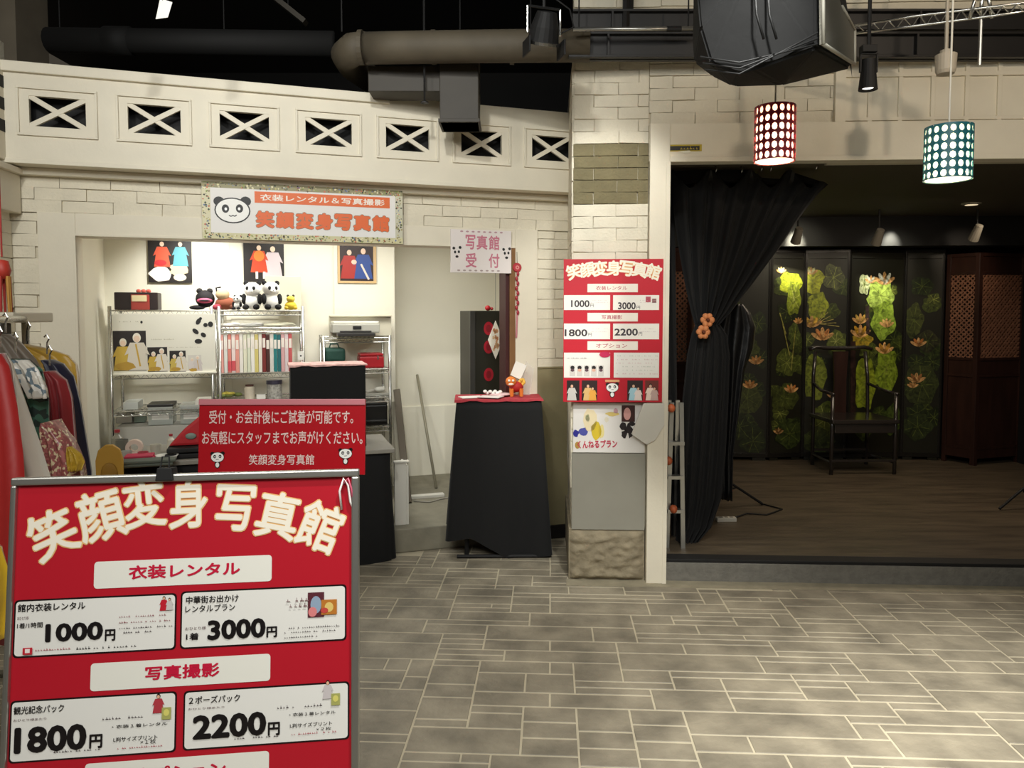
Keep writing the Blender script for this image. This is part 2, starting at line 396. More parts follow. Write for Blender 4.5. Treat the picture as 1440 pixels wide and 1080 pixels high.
# ---- brick meshes
def brick_variant(k):
    r = random.Random(k); bm = bmesh.new(); bmesh.ops.create_cube(bm, size=1)
    for v in bm.verts: v.co = V((v.co.x+r.uniform(-.008, .008), v.co.y+r.uniform(-.05, .05), v.co.z+(r.uniform(-.10, .12) if v.co.z > 0 else 0)))
    bmesh.ops.bevel(bm, geom=[e for e in bm.edges if all(v.co.z > 0 for v in e.verts)], offset=.035, segments=1, affect='EDGES')
    me = bpy.data.meshes.new('brick'); bm.to_mesh(me); bm.free(); return me
BR = [brick_variant(k) for k in range(6)]
BRO = [m.copy() for m in BR]
for m in BR: m.materials.append(M_brick)
for m in BRO: m.materials.append(M_olive)
rb = random.Random(11)
def bricks(parent, fr, a0, a1, b0, b1, c=0.0, L=.245, H=.065, M0=None, olive=None, skip=None, ph=0):
    j = 0; b = b0
    while b < b1-.01:
        h = min(H, b1-b); a = a0-(L*.5 if (j+ph) % 2 else 0)+rb.uniform(-.01, .01)
        while a < a1:
            x0, x1 = max(a, a0), min(a+L, a1); mid = ((x0+x1)/2, b+h/2)
            if x1-x0 > .02 and not (skip and skip(*mid)):
                g = .004
                me = rb.choice(BRO if olive and olive(*mid) else BR)
                T = (fr.M(mid[0], mid[1], c) if M0 is None else M0 @ Matrix.Translation((mid[0], mid[1], c)))
                link('brick', me, parent, T @ Matrix.Rotation(rb.uniform(-.006, .006), 4, 'Z') @ Matrix.Diagonal((x1-x0-g, h-g, .012, 1)))
            a += L
        b += H; j += 1

# ---- reception facade wall
zo, zt = 1.915, 2.035                                    # opening top, trim top
aL0, aL1 = Fa(57), Fa(110); aR0, aR1 = Fa(724), Fa(755); aE = Fa(803)+.15
wall_f = MB()
wall_f.box(-.6, aL0+.05, 0, zt, -.12, -.012); wall_f.box(aR1-.05, aE, 0, zt, -.12, -.012); wall_f.box(-.6, aE, zo+.02, 2.75, -.12, -.012)
wall_f = wall_f.build('wall_facade', M_mortar, None, F.M(), kind=S)
bricks(wall_f, F, Fa(18), aE-.12, zt, 2.30, -.006, M0=I4)
bricks(wall_f, F, Fa(18), aL0, .75, zt-.005, -.006, M0=I4, ph=1)
zb = Fz(778, 518)
bricks(wall_f, F, aR1, aE-.02, zb, zt-.005, -.006, M0=I4)
box('wainscot', M_beige, wall_f, (aR1, aE, 0, zb, -.02, .0), bevel=.003)
box('wainscot_cap', M_beige, wall_f, (aR1, aE, zb, zb+.012, -.02, .006), bevel=.002)
box('baseboard', M_beam, wall_f, (aR1-.02, aE, 0, .09, -.02, .012), bevel=.003)
# opening trim boards
tr = MB().box(aL0, aL1, .0, zt, -.02, .012).build('trim_1', M_white, None, F.M(), bevel=.003, kind=S)
box('trim_board', M_white, tr, (aR0, aR1, .0, zt, -.02, .012), bevel=.003)
box('trim_board', M_white, tr, (aL1, aR0, zo, zt, -.02, .012), bevel=.003)
box('jamb', M_white, tr, (aL1-.012, aL1, .15, zo, -.14, .014), bevel=.002)
box('jamb', M_white, tr, (aL1, aR0, zo-.002, zo+.012, -.14, .018), bevel=.002)
box('jamb', M_wood2, tr, (Fa(716), Fa(724), .15, zo, -.14, .013), bevel=.002, label='varnished brown wooden jamb strip')
box('jamb', mat('dark_red_strip', '3A0E10', .5), tr, (Fa(711), Fa(716), .15, zo, -.14, -.0), bevel=.002, label='dark red edge strip')
# ---- reception interior shell
bL = Fa(148, -1.2); bR = Fa(555, -1.2)
wb = MB().box(bL, bR, .1, 2.3, -1.32, -1.2).build('wall_back', M_inner, None, F.M(), kind=S)
box('wall_panel', M_inner, wb, (Fa(470, -1.2), bR, .15, 2.25, -1.2, -1.19), bevel=.002)
box('wall_panel', M_inner, wb, (Fa(325, -1.2), Fa(468, -1.2), .15, 2.25, -1.2, -1.192), bevel=.002)
q = F.pt(bR, 0, -1.2); e = F.pt(bR+.03, 0, -1.5)
MB().box(bR-.06, bR, .1, 2.3, -1.56, -1.2).build('wall_return', M_inner, None, F.M(), kind=S)
wr = MB().box(bR-.1, aR1+1.0, .1, 2.3, -1.6, -1.5).build('wall_recess', M_inner, None, F.M(), kind=S)
box('wainscot', M_inner, wr, (bR, aR1+.9, .15, Fz(615, 570, -1.5), -1.5, -1.485), bevel=.003)
# splayed left side wall, right side wall
p0, p1 = F.pt(aL1-.03, 0, -.12), F.pt(bL, 0, -1.2)
SL = Frame(p0, (p1-p0)); MB().box(0, (p1-p0).length, .1, 2.3, -.05, 0).build('wall_left', M_inner, None, SL.M(), kind=S)
MB().box(aR1+.35, aR1+.40, .1, 2.3, -1.5, -.12).build('wall_right', M_inner, None, F.M(), kind=S)
MB().box(-.2, aR1+.6, 2.2, 2.26, -1.6, -.12).build('ceiling_reception', M_inner, None, F.M(), kind=S)
# raised platform floor
aC = Fa(545)
MB().box(aC, aR1-.08, 0, .15, -1.55, -.01).build('floor_reception', M_concrete, None, F.M(), bevel=.008, kind=S)
MB().box(aL1-.3, aC, 0, .15, -1.25, -.5).build('floor_platform', M_concrete, None, F.M(), kind=S)

# ---- fascia with crossed windows
zf0, zf1 = 2.272, 2.758; CF = .15
fa = MB()
a_s, a_e = -.75, Fa(806, CF)+.05
wz0, wz1 = Fz(90, 180, CF), Fz(90, 138, CF)
cx = [.332+i*.452 for i in range(7)]; hw = .128
edges = [a_s]+[x for c in cx for x in (c-hw, c+hw)]+[a_e]
fa.box(a_s, a_e, zf0, wz0, CF-.03, CF); fa.box(a_s, a_e, wz1, zf1, CF-.03, CF)
for k in range(0, len(edges)-1, 2): fa.box(edges[k], min(edges[k+1], a_e), wz0, wz1, CF-.03, CF)
fascia = fa.build('trim_2', M_white, None, F.M(), kind=S)
box('soffit_board', M_white, fascia, (a_s, a_e, zf0-.012, zf0+.012, .0, CF+.008), bevel=.003)
box('soffit_lip', M_white, fascia, (a_s, a_e, zf0-.05, zf0-.012, .0, .05), bevel=.004)
box('top_cap', M_white, fascia, (a_s, Fa(550, CF), zf1-.045, zf1+.008, .10, CF+.022), bevel=.005)
box('backing_panel', M_black, fascia, (a_s, a_e, zf0+.03, zf1-.01, .02, .04), bevel=.0)  # black sheet standing in for the dark void behind the windows
for k, c in enumerate(cx):
    t = .05
    fr = MB(); h0, h1 = wz0-.05, wz1+.045; x0, x1 = c-hw-.055, min(c+hw+.055, a_e-.005)
    fr.box(x0, x1, h0, h0+.012, CF, CF+.012); fr.box(x0, x1, h1-.012, h1, CF, CF+.012)
    fr.box(x0, x0+.012, h0+.012, h1-.012, CF, CF+.012)
    if x1 < a_e-.02: fr.box(x1-.012, x1, h0+.012, h1-.012, CF, CF+.012)
    fr.build('window_frame', M_white, fascia, bevel=.002)
    for s_ in (1, -1):
        d = V((2*hw, s_*(wz1-wz0), 0)).normalized()*.02
        c0 = V((c-hw, (wz0 if s_ > 0 else wz1), CF-.012)); c1 = V((c+hw, (wz1 if s_ > 0 else wz0), CF-.012))
        MB().bar(c0-d, c1+d, .026, .018+.002*s_, up=V((0, 0, 1))).build('cross_bar', M_white, fascia, fixn=True, bevel=.002)
# shaded brick strip above the right half of the fascia
# ---- left side wall coming towards the camera, with its ledge
pc = F.pt(Fa(22), 0, 0); LW = Frame(pc-V((cos(FA+R(80)), sin(FA+R(80)), 0))*2.2, (cos(FA+R(80)), sin(FA+R(80)), 0))
wl = MB().box(0, 2.2, 0, 2.9, -.1, -.012).build('wall_side', M_mortar, None, LW.M(), kind=S)
bricks(wl, LW, 1.2, 2.19, 1.2, 2.27, -.006, M0=I4)
zl1, zl0 = 2.25, 2.02
box('ledge', M_white, wl, (.0, 2.19, zl0, zl1-.03, -.012, .05), bevel=.006)
box('ledge_cap', M_white, wl, (.0, 2.19, zl1-.03, zl1, -.012, .075), bevel=.004)
fs = MB().box(0, 2.19, zf0, zf1, .0, .05).build('side_fascia', M_white, wl, bevel=.004)
for k in range(3):
    box('dark_slot', M_black, wl, (1.85, 2.1, 2.50+k*.11-.09, 2.50+k*.11-.03, .0, .052), bevel=0)
# dark column rising behind the fascia at the top left
q0 = P(-30, 90, 4.3); q1 = P(24, 90, 4.3)
MB().box(q0.x, q1.x, 4.3, 4.6, 2.2, 4.4).build('pillar_back', mat('dim_plaster', '6A6152', .8, noise=.1), None, kind=S)

# ---- pillar, upper brick wall and stage front
zp = lambda py: Rz(860, py)
AP = Ra(910); APo = Ra(938); A65 = Ra(1166); AX = 4.2
z85, z175, z228 = Rz(1100, 82), Rz(1000, 175), Rz(1000, 228)
ph_ = MB(); ph_.box(0, AP, .30, 2.90, -1.1, -.012)
pillar = ph_.build('pillar', M_mortar, None, RF.M(), kind=S)
zg1, zg0 = zp(637), zp(745)
o0, o1 = zp(285), zp(207)
bricks(pillar, RF, 0, AP, zg1, 2.88, -.006, M0=I4, L=.24, H=.0655, olive=lambda a, b: o0 < b < o1)
Tside = Matrix.Translation((0, 0, 0)) @ Matrix.Rotation(-pi/2, 4, 'Y')
bricks(pillar, RF, -.8, -.01, zg1-.2, 2.88, .006-.006, M0=Matrix.Rotation(-pi/2, 4, 'Y'), L=.24, H=.0655)
box('grey_panel', M_grey, pillar, (.0, AP-.003, zg0, zg1, -.03, .004), bevel=.003, label='plain grey painted panel')
st = bmesh.new()
bmesh.ops.create_grid(st, x_segments=40, y_segments=30, size=.5)
rs = random.Random(3)
from mathutils import noise as mn
for v in st.verts:
    x, y = v.co.x+.5, v.co.y+.5
    e_ = min(x, 1-x, y, 1-y)*12; e_ = min(1, e_)
    n = mn.noise(V((x*7, y*9, 0)))+.6*mn.noise(V((x*17, y*14, 3)))
    rdg = 1-abs(mn.noise(V((x*4+3, y*6, 5))))*2
    v.co = V((-.015+x*(AP+.012), y*zg0, -.01+e_*(.022+.010*n+.012*rdg)))
bmesh.ops.recalc_face_normals(st, faces=st.faces[:])
me = bpy.data.meshes.new('stone_base'); st.to_mesh(me); st.free(); me.materials.append(M_stone)
for p in me.polygons: p.use_smooth = True
link('stone_base', me, pillar)
box('stone_core', M_stone, pillar, (-.015, AP-.003, 0, zg0, -1.1, -.005), bevel=0)
# upper wall and header
wu = MB().box(AP, A65, z175-.01, 3.6, -.12, -.012); wu.box(0, AX, 2.88, 3.6, -.12, -.013); wu.box(A65, AX, z228, 2.9, -.12, -.012)
wu = wu.build('wall_stage_front', M_mortar, None, RF.M(), kind=S)
bricks(wu, RF, AP, A65, z175, z85+.02, -.006, M0=I4, L=.24, H=.0655)
bricks(wu, RF, 0, 2.5, 3.15, 3.3, -.006, M0=I4, L=.24, H=.0655)
hd = MB().box(AP, AX, z228, z175, -.06, .03).build('trim_3', M_white, None, RF.M(), bevel=.003, kind=S)
box('header_lip', M_white, hd, (APo-.001, AX, z228-.004, z228+.022, -.05, .038), bevel=.003)
post = MB().box(AP+.002, APo, .0, z175-.001, -.05, .048).build('trim_4', M_white, None, RF.M(), bevel=.004, kind=S)
box('post_edge', M_white, post, (APo-.02, APo+.003, .0, z228-.006, -.05, .052), bevel=.002)
# panelled window wall over the stage: recessed panes between raised muntins
pw = MB().box(A65, AX, z175, z85+.03, -.012, .0).build('trim_5', M_white, None, RF.M(), kind=S)
box('frame_stile', M_white, pw, (A65, A65+.055, z175, z85+.03, 0, .022), bevel=.002)
box('frame_rail', M_white, pw, (A65+.055, AX, z85-.02, z85+.03, 0, .022), bevel=.002)
box('frame_rail', M_white, pw, (A65+.055, AX, Rz(1300, 108), Rz(1300, 102), 0, .014), bevel=.002)
bot = Rz(1300, 208)
xs = [Ra(v) for v in (1215, 1257, 1302, 1349, 1394, 1437)]; xs += [xs[-1]+.17*k for k in range(1, 9)]
zz = [z175+.012, Rz(1300, 167), Rz(1300, 105)]
for x in xs: box('muntin', M_white, pw, (x-.011, x+.011, z175, z85-.02, 0, .012), bevel=.002)
box('muntin', M_white, pw, (A65+.055, AX, zz[1]-.009, zz[1]+.009, 0, .0125), bevel=.002)
# ---- stage
zs = .12
box_ = MB().box(APo-.02, AX, -.01, .104, -.16, -.0).build('trim_6', M_kerb, None, RF.M(), bevel=.004, kind=S)
box('step_nosing', M_black, box_, (APo-.02, AX, .104, zs+.003, -.10, -.004), bevel=.004)
sy = 7.05
MB().box(APo-.45, AX+.4, 0, zs, -3.2, -.1).build('floor_stage', M_stagef, None, RF.M(), kind=S)
MB().box(APo-.5, AX+.4, 2.36, 2.42, -3.2, -.06).build('ceiling_stage', M_stagec, None, RF.M(), kind=S)
ws = MB().box(APo-.45, AX+.4, 0, 2.4, -3.16, -3.05).build('wall_stage_back', M_black, None, RF.M(), kind=S)
box('dark_valance', M_black, ws, (APo-.4, AX+.3, 2.10, 2.36, -3.05, -2.7), bevel=0)
MB().box(AP-.05, APo-.05, 0, 2.4, -3.1, -.05).build('wall_stage_left', M_black, None, RF.M(), kind=S)
MB().box(AX, AX+.1, 0, 2.4, -3.1, -.05).build('wall_stage_right', M_black, None, RF.M(), kind=S)
# dark hall ceiling and far wall
MB().box(-5, 5.6, -2, 9.2, 4.3, 4.4).build('ceiling', M_void, None, kind=S)
MB().box(-5, 5.6, 8.8, 8.9, 0, 4.3).build('wall_far', M_void, None, kind=S)
#PART3

# ================================================================== FOREGROUND SIGN BOARD
yb = R(7.2); rgt = V((cos(yb), sin(yb), 0)); outh = V((sin(yb), -cos(yb), 0)); upb = (V((0, 0, 1))*cos(R(8))-outh*sin(R(8)))
B = Frame(P(18, 672, 1.33), rgt, upb); B.o = B.o
def bh(px, py): return B.hit(px, py)
W, _ = bh(505, 658)
Hb = -(B.o.z-.06)/upb.z
board = thing('sign_board', 'large red freestanding price board in an aluminium frame, standing on the floor in front', 'sign', B.M(0, 0, 0))
MB().box(.008, W-.008, Hb, -.008, -.012, 0).build('backing_panel', mat('board_red', 'B21426', .4), board, label='glossy red printed panel')
for nm, d in (('frame_rail', (0, W, -.014, 0, -.016, .008)), ('frame_rail', (0, W, Hb, Hb+.014, -.016, .008)),
              ('frame_stile', (0, .010, Hb+.014, -.014, -.016, .008)), ('frame_stile', (W-.014, W, Hb+.014, -.014, -.016, .008))):
    box(nm, M_alu, board, d, bevel=.003)
for x in (.03, W-.03):                                   # rear leg of the A-frame
    MB().bar((x, -.1, -.02), (x, Hb*1.0, -.42), .02, .02, up=V((1, 0, 0))).build('leg', M_alu, board, fixn=True)
    MB().bar((x, Hb*.99, -.01), (x, Hb*1.05, -.005), .02, .02, up=V((1, 0, 0))).build('foot', M_black, board, fixn=True)
# heading: seven letters on an arc, each a printed glyph with cream face and orange rim
heads = [(78, 737, 100, 118, -.46, '笑'), (142, 712, 84, 92, -.24, '顔'), (203, 702, 76, 84, -.12, '変'), (267, 701, 68, 84, .02, '身'), (331, 703, 66, 84, .08, '写'), (392, 718, 74, 84, .22, '真'), (452, 741, 86, 92, .36, '館')]
heads = [(74, 748, 72, 74, .42, '笑'), (142, 722, 72, 78, .26, '顔'), (203, 706, 66, 72, .12, '変'), (265, 706, 60, 74, .02, '身'), (331, 711, 62, 70, -.07, '写'), (391, 722, 66, 72, -.22, '真'), (450, 737, 68, 74, -.38, '館')]
for px, py, w_, h_, rot, ch in heads:
    w_ *= .92; h_ *= .96; a, b = bh(px, py+3); s = 1.0/FPX*B.pt(a, b).y
    A = Art(); A.text(ch, a-w_*s/2, b-h_*s/2, a+w_*s/2, b+h_*s/2, 'E9B878', .036, rot); A.layer(2)
    A.text(ch, a-w_*s/2+.002, b-h_*s/2+.002, a+w_*s/2-.002, b+h_*s/2-.002, 'F1E9D8', .020, rot)
    A.build('heading_letter', board, Matrix.Translation((0, 0, .0006)), M_gloss)
def strip(x0, y0, x1, y1, txt, tx0, tx1, ty0, ty1, cl='C3173A'):
    a0, b1 = bh(x0, (y0)); a1, b0 = bh(x1, y1)
    A = Art(); A.rect(a0, b0, a1, b1, 'E6E4DA', .006); o = A.build('title_strip', board, Matrix.Translation((0, 0, .0006)), M_gloss)
    ta0, tb0 = bh(tx0, ty1); ta1, tb1 = bh(tx1, ty0)
    A = Art(); A.text(txt, ta0, tb0, ta1, tb1, cl, .028); A.build('lettering', o, Matrix.Translation((0, 0, .0006)), M_gloss)
strip(133, 790, 382, 817, '衣装レンタル', 181, 338, 789, 815)
strip(128, 933, 380, 957, '写真撮影', 204, 309, 931, 957)
strip(120, 1074, 378, 1100, 'オプション', 186, 318, 1070, 1100)
def panel(x0, y0, x1, y1, items, fine=(), pics=None):
    a0, b1 = bh(x0, y0); a1, b0 = bh(x1, y1); a0 = max(a0, .0145)
    A = Art(); A.rect(a0-.003, b0-.003, a1+.003, b1+.003, '16090B', .007); A.layer(2); A.rect(a0, b0, a1, b1, 'E4E2DC', .006)
    o = A.build('price_panel', board, Matrix.Translation((0, 0, .0006)), M_gloss)
    T = Matrix.Translation((0, 0, .0018))
    for t, (tx0, ty0, tx1, ty1), bold, cl in items:
        p0, q0 = bh(tx0, ty1); p1, q1 = bh(tx1, ty0); p0 = max(p0, .018)
        qm, qh = (q0+q1)/2, abs(q1-q0)
        A = Art(); A.text(t, p0, q0, p1, q1, cl, bold); A.build('lettering', o, T, M_gloss)
    A = Art()
    for fx0, fy, fx1, h, cl in fine:
        p0, q0 = bh(fx0, fy); p1, _ = bh(fx1, fy); A.scrib(p0, q0, p1, h/FPX*1.35, cl)
    if pics: pics(A)
    A.build('small_print', o, T, M_gloss, kind='stuff')
K = '141012'
def xy(px, py): return bh(px, py)
def pic1(A):
    x, y = xy(231, 855); A.fig(x, y-.004, .026, 'C02030'); A.layer(); x, y = xy(239, 854); A.fig(x, y-.004, .022, 'C9C4C0')
    x, y = xy(40, 915); A.rect(x-.008, y-.006, x+.008, y+.006, 'C02434'); A.layer(); A.rect(x-.004, y-.003, x+.004, y+.004, 'F0E0DC')
def pic2(A):
    x0, y0 = xy(433, 868); x1, y1 = xy(456, 832); A.rect(x0, y0, x1, y1, '5A2A34'); A.layer(); A.ell((x0+x1)/2, (y0+y1)/2, .010, .016, '8FA2B8'); A.layer()
    A.ell((x0+x1)/2-.006, y0+.010, .008, .009, 'D88080'); A.layer()
    x0, y0 = xy(452, 864); x1, y1 = xy(474, 842); A.rect(x0, y0, x1, y1, 'B9742E'); A.layer(); A.ell((x0+x1)/2, (y0+y1)/2, .008, .009, 'DCC070'); A.layer(); A.ell(x0+.006, y0+.008, .007, .005, 'C04840')
    x, y = xy(403, 846); A.scrib(x, y, x+.034, .008, '907878'); A.scrib(x+.006, y-.01, x+.034, .008, '907878')
def pic3(A, dx=0, dy=0, cl='B03A44'):
    x, y = xy(223+dx, 1002+dy); A.fig(x, y, .034, cl); A.layer(); x0, y0 = xy(228+dx, 1011+dy); A.rect(x0, y0, x0+.016, y0+.021, 'A8A860'); A.layer(); A.ell(x0+.008, y0+.012, .005, .006, 'D8D070')
panel(8, 847, 245, 911, [('館内衣装レンタル', (18, 845, 121, 861), .015, K), ('おひとり様', (17, 866, 41, 872), .0, '553036'), ('1着/1時間', (17, 874, 61, 884), .01, K),
      ('1000', (64, 873, 146, 903), .036, K), ('円', (148, 884, 163, 901), .03, K)],
      [(168, 868, 232, 3, '8C4048'), (168, 876, 238, 3, '8C4048'), (168, 884, 242, 3, '4A4044'), (174, 890, 216, 3, '4A4044'), (50, 915, 100, 3.4, 'B06068'), (108, 913, 192, 3.6, K)], pic1)
panel(257, 834, 485, 898, [('中華街お出かけ', (262, 835, 336, 849), .015, K), ('レンタルプラン', (261, 848, 331, 861), .01, K), ('おひとり様', (261, 880, 290, 886), 0, '553036'), ('1着', (262, 889, 280, 900), .02, K),
      ('3000', (292, 868, 374, 900), .036, K), ('円', (375, 880, 390, 896), .03, K)],
      [(400, 884, 476, 3, '4A4044'), (400, 890, 470, 3, '4A4044'), (400, 897, 446, 3, '4A4044')], pic2)
panel(4, 989, 245, 1055, [('観光記念パック', (14, 989, 91, 1005), .015, K), ('おひとり様あたり', (13, 1008, 66, 1015), 0, '553036'), ('1800', (20, 1016, 123, 1060), .036, K), ('円', (126, 1031, 145, 1052), .03, K),
      ('・衣装１着レンタル', (158, 1014, 236, 1024), .01, K), ('L判サイズプリント', (160, 1032, 222, 1043), .01, K), ('×１枚', (198, 1038, 220, 1046), 0, K)],
      [(140, 1012, 202, 4, '4A4044'), (76, 1058, 145, 3.4, '4A4044'), (162, 1053, 230, 3, 'B04050')], pic3)
panel(261, 974, 489, 1037, [('２ポーズパック', (266, 975, 338, 990), .015, K), ('おひとり様あたり', (265, 992, 316, 998), 0, '553036'), ('2200', (271, 999, 375, 1040), .036, K), ('円', (377, 1014, 394, 1034), .03, K),
      ('・衣装１着レンタル', (407, 998, 472, 1007), .01, K), ('L判サイズプリント', (408, 1013, 467, 1023), .01, K), ('×２枚', (445, 1021, 466, 1027), 0, K)],
      [(390, 996, 450, 4, '4A4044'), (330, 1039, 392, 3.4, '4A4044'), (410, 1033, 472, 3, 'B04050')], lambda A: pic3(A, 238, -20, 'C8C0C0'))
# binder clip on the top rail
ca, cb = bh(234, 664)
cl = thing('binder_clip', 'black clip gripping the top rail of the large red price board', 'clip', B.M(ca, 0, 0))
MB().prism([(-.016, -.012), (.016, -.012), (.013, .012), (-.013, .012)], -.02, .013).build('clip_body', M_black, cl, bevel=.002, fixn=True)
MB().tube([(-.008, .010, .01), (-.006, .032, .006), (.006, .032, .006), (.008, .010, .01)], .0016, 6).build('clip_wire', M_black, cl)
# glare on clear ribbon at the corner, modelled as coloured strands
ra_, rb_ = bh(487, 690)
rib = thing('ribbon_glare', 'shiny twisted pink and white ribbon stuck on the upper right corner of the price board', 'ribbon', B.M(ra_, rb_, .004))
MB().tube([(-.008, -.035, 0), (-.012, 0, .003), (-.004, .024, .004), (.004, .010, .003), (.008, -.02, .002), (.014, -.036, 0)], .0022, 6).build('ribbon_loop', mat('white_glare', 'EDE8E4', .3), rib, smooth=True)
MB().tube([(-.006, .012, .001), (.004, .024, .003), (.010, .004, .004), (.013, -.02, .001)], .0018, 6).build('ribbon_tail', mat('pink_glare', 'D2607A', .3), rib, smooth=True)

# ================================================================== RED NOTICE STAND
N = Frame(P(282, 562, 2.45), (1, 0.01, 0), (0, .10, .995))
nw, _ = N.hit(514, 561); _, nh = N.hit(400, 668)
nt_ = thing('notice_stand', 'red notice sign with white writing and two small pandas, behind the price board', 'sign', N.M())
MB().box(-.004, nw, nh, 0, -.012, 0).build('sign_panel', mat('notice_red', 'B3131F', .3, coat=.2), nt_, bevel=.002)
MB().box(-.004, nw, -.018, .002, .0, .006).build('top_rail', mat('pink_rail', 'CE8088', .4), nt_, bevel=.002, label='pink top rail')
A = Art()
def nb(x0, y0, x1, y1, t, bold=.012):
    p0, q0 = N.hit(x0, y1); p1, q1 = N.hit(x1, y0); A.text(t, p0, q0, p1, q1, 'E8CFC8', bold)
nb(294, 577, 497, 596, '受付・お会計後にご試着が可能です。'); nb(284, 606, 510, 625, 'お気軽にスタッフまでお声がけください。'); nb(350, 639, 442, 654, '笑顔変身写真館')
A.build('lettering', nt_, Matrix.Translation((0, 0, .0008)), M_gloss)
for px in (306, 486):
    A = Art(); p, q = N.hit(px, 643 if px < 400 else 638); A.panda(p, q, .021, True); A.build('panda_print', nt_, Matrix.Translation((0, 0, .0008)), M_gloss)
pz = N.pt(nw/2, nh, 0)
MB().tube([N.M().inverted() @ V((pz.x, pz.y+.02, .02)), V((nw/2, -.05, -.014))], .012, 12).build('pole', M_alu, nt_)
MB().lathe([(0.001, 0), (.15, 0), (.15, .008), (.03, .02), (.001, .02)], 24).build('base', M_alu, nt_, N.M().inverted() @ Mz((pz.x, pz.y+.02, .0)), smooth=False)

# ================================================================== RECEPTION COUNTER AND STAND
def drape(name, m, parent, M, w, d, h, flare=.04, folds=9, amp=.02, hem=None, seed=1, top=0, rc=.03, lip=0):
    r = random.Random(seed); NP = 120; NR = 14; mb = MB(); rows = []
    ph = [r.uniform(0, 6.28) for _ in range(5)]
    for j in range(NR+1):
        t = j/NR; ring = []
        for k in range(NP):
            s = k/NP*4; side = int(s); f = s-side
            hw_, hd_ = w/2, d/2
            x, y = [(-hw_+f*w, -hd_), (hw_, -hd_+f*d), (hw_-f*w, hd_), (-hw_, hd_-f*d)][side]
            n = V((x/hw_ if abs(x) > hw_*.9 else 0, y/hd_ if abs(y) > hd_*.9 else 0, 0))
            n = V(((x/hw_)**5, (y/hd_)**5, 0)); n = n.normalized() if n.length > 0 else V((0, 0, 0))
            a = k/NP*2*pi
            wv = (sin(a*folds+ph[0])+.5*sin(a*folds*1.7+ph[1])+.4*sin(a*folds*.6+ph[2]))*amp*t**.8
            out = flare*t+wv
            zz = h*(1-t)
            if hem: zz += hem(a, x, y)*t
            ring.append(V((x, y, 0))+n*out+V((0, 0, zz)))
        rows.append(ring)
    for rg in rows: mb.v += rg
    for j in range(NR):
        for k in range(NP): mb.f.append((j*NP+k, (j+1)*NP+k, (j+1)*NP+(k+1) % NP, j*NP+(k+1) % NP)); mb.m.append(0)
    mb.f.append(tuple(range(NP))); mb.m.append(0)
    return mb.build(name, m, parent, M, smooth=True)
def cover(name, m, parent, w, d, z, hang=.01, seed=2, label=None):    # thin cloth over a top with a wavy hem
    mb = MB(); r = random.Random(seed); n = 48; vs = []
    for lv, (k, dz) in enumerate(((.0, 0), (1, 0), (1.012, -hang))):
        for i in range(n):
            s = i/n*4; sd = int(s); f = s-sd
            x, y = [(-w/2+f*w, -d/2), (w/2, -d/2+f*d), (w/2-f*w, d/2), (-w/2, d/2-f*d)][sd]
            vs.append(V((x*k, y*k, z+dz*(r.uniform(.5, 1.3) if lv == 2 else 1))))
    fs = [(n+i, 2*n+i, 2*n+(i+1) % n, n+(i+1) % n) for i in range(n)]+[tuple(range(n, 2*n))]
    mb.add(vs, fs); return mb.build(name, m, parent, label=label)
# long counter
ax0, ax1 = Fa(140), Fa(551, .12)
ct = thing('counter_table', 'long low counter under a floor-length black cloth, behind the red notice sign', 'table', F.Z((ax0+ax1)/2, 0, -.16))
cw = ax1-ax0; zc = .66
box('tabletop', mat('grey_top', '8A867C', .5), ct, (-cw/2-.01, cw/2+.01, -.29, .29, zc, zc+.025), bevel=.004)
drape('skirt', M_bcloth, ct, None, cw-.03, .54, zc-.002, .02, 22, .014, hem=lambda a, x, y: .0, seed=4)
# black box on the counter with patterned cloth on top
b0 = F.hit(408, 560, .0)[0]; b1 = F.hit(516, 560, .0)[0]
bx = thing('covered_box', 'black cloth-covered box on the counter with a red and white cloth on top', 'box', F.Z((b0+b1)/2, zc+.025, -.16))
hb_ = F.hit(460, 514, 0)[1]-zc-.025
drape('cover', M_bcloth, bx, None, (b1-b0)-.01, .28, hb_, .004, 7, .004, seed=6)
cover('top_cloth', mat('red_white_cloth', 'D2A8A0', .8, noise=.4, nscale=30), bx, (b1-b0)+.01, .30, hb_+.004, .010)
# reception stand
ps = G(700, 783); rs_ = FA*.5
sd = thing('reception_stand', 'tall stand draped in black with a thin red top cloth, left of the pillar', 'table', Mz((ps.x+.0, ps.y+.16, 0), rs_*.4))
drape('cloth', M_bcloth, sd, None, .52, .28, .965, .055, 7, .016, hem=lambda a, x, y: .11*max(0, min(1, (.08-x)/.25))+.012*sin(a*5), seed=9)
cover('top_cloth', mat('red_cloth', 'A8303A', .8, noise=.2, nscale=30), sd, .54, .30, .972, .014, label='thin red cloth')
for x in (-.2, .2):
    for y in (-.1, .1): MB().tube([(x, y, 0), (x, y, .96)], .014, 8).build('leg', M_black, sd)
MB().tube([(-.26, -.17, .012), (.24, -.19, .012)], .012, 8).build('base_bar', M_black, sd)
zs_ = .975
def onstand(x, y, z=zs_): return sd.matrix_world @ Matrix.Translation((x, y, z))
for k, (x, y, r_, c, nm) in enumerate(((-.17, -.05, .3, 'EDE9E0', 'white paper sheet lying at the left end of the reception stand'), (-.05, -.08, -.4, 'E2D8D2', 'creased white leaflet in the middle of the reception stand top'), (.03, .02, .8, 'E8C8C8', 'pale pink leaflet under the creased paper on the reception stand'))):
    o = MB().box(-.07, .07, -.05, .05, 0, .004).build('leaflet', mat('paper_'+c, c, .7), None, onstand(x, y, zs_+k*.0045) @ Matrix.Rotation(r_, 4, 'Z'))
    tag(o, nm, 'paper')
cr = MB(); 
for k in range(7): cr.ball((-.05+k*.016, .0+.01*sin(k*2), .012+.006*cos(k*3)), (.014, .02, .012), 6, 4)
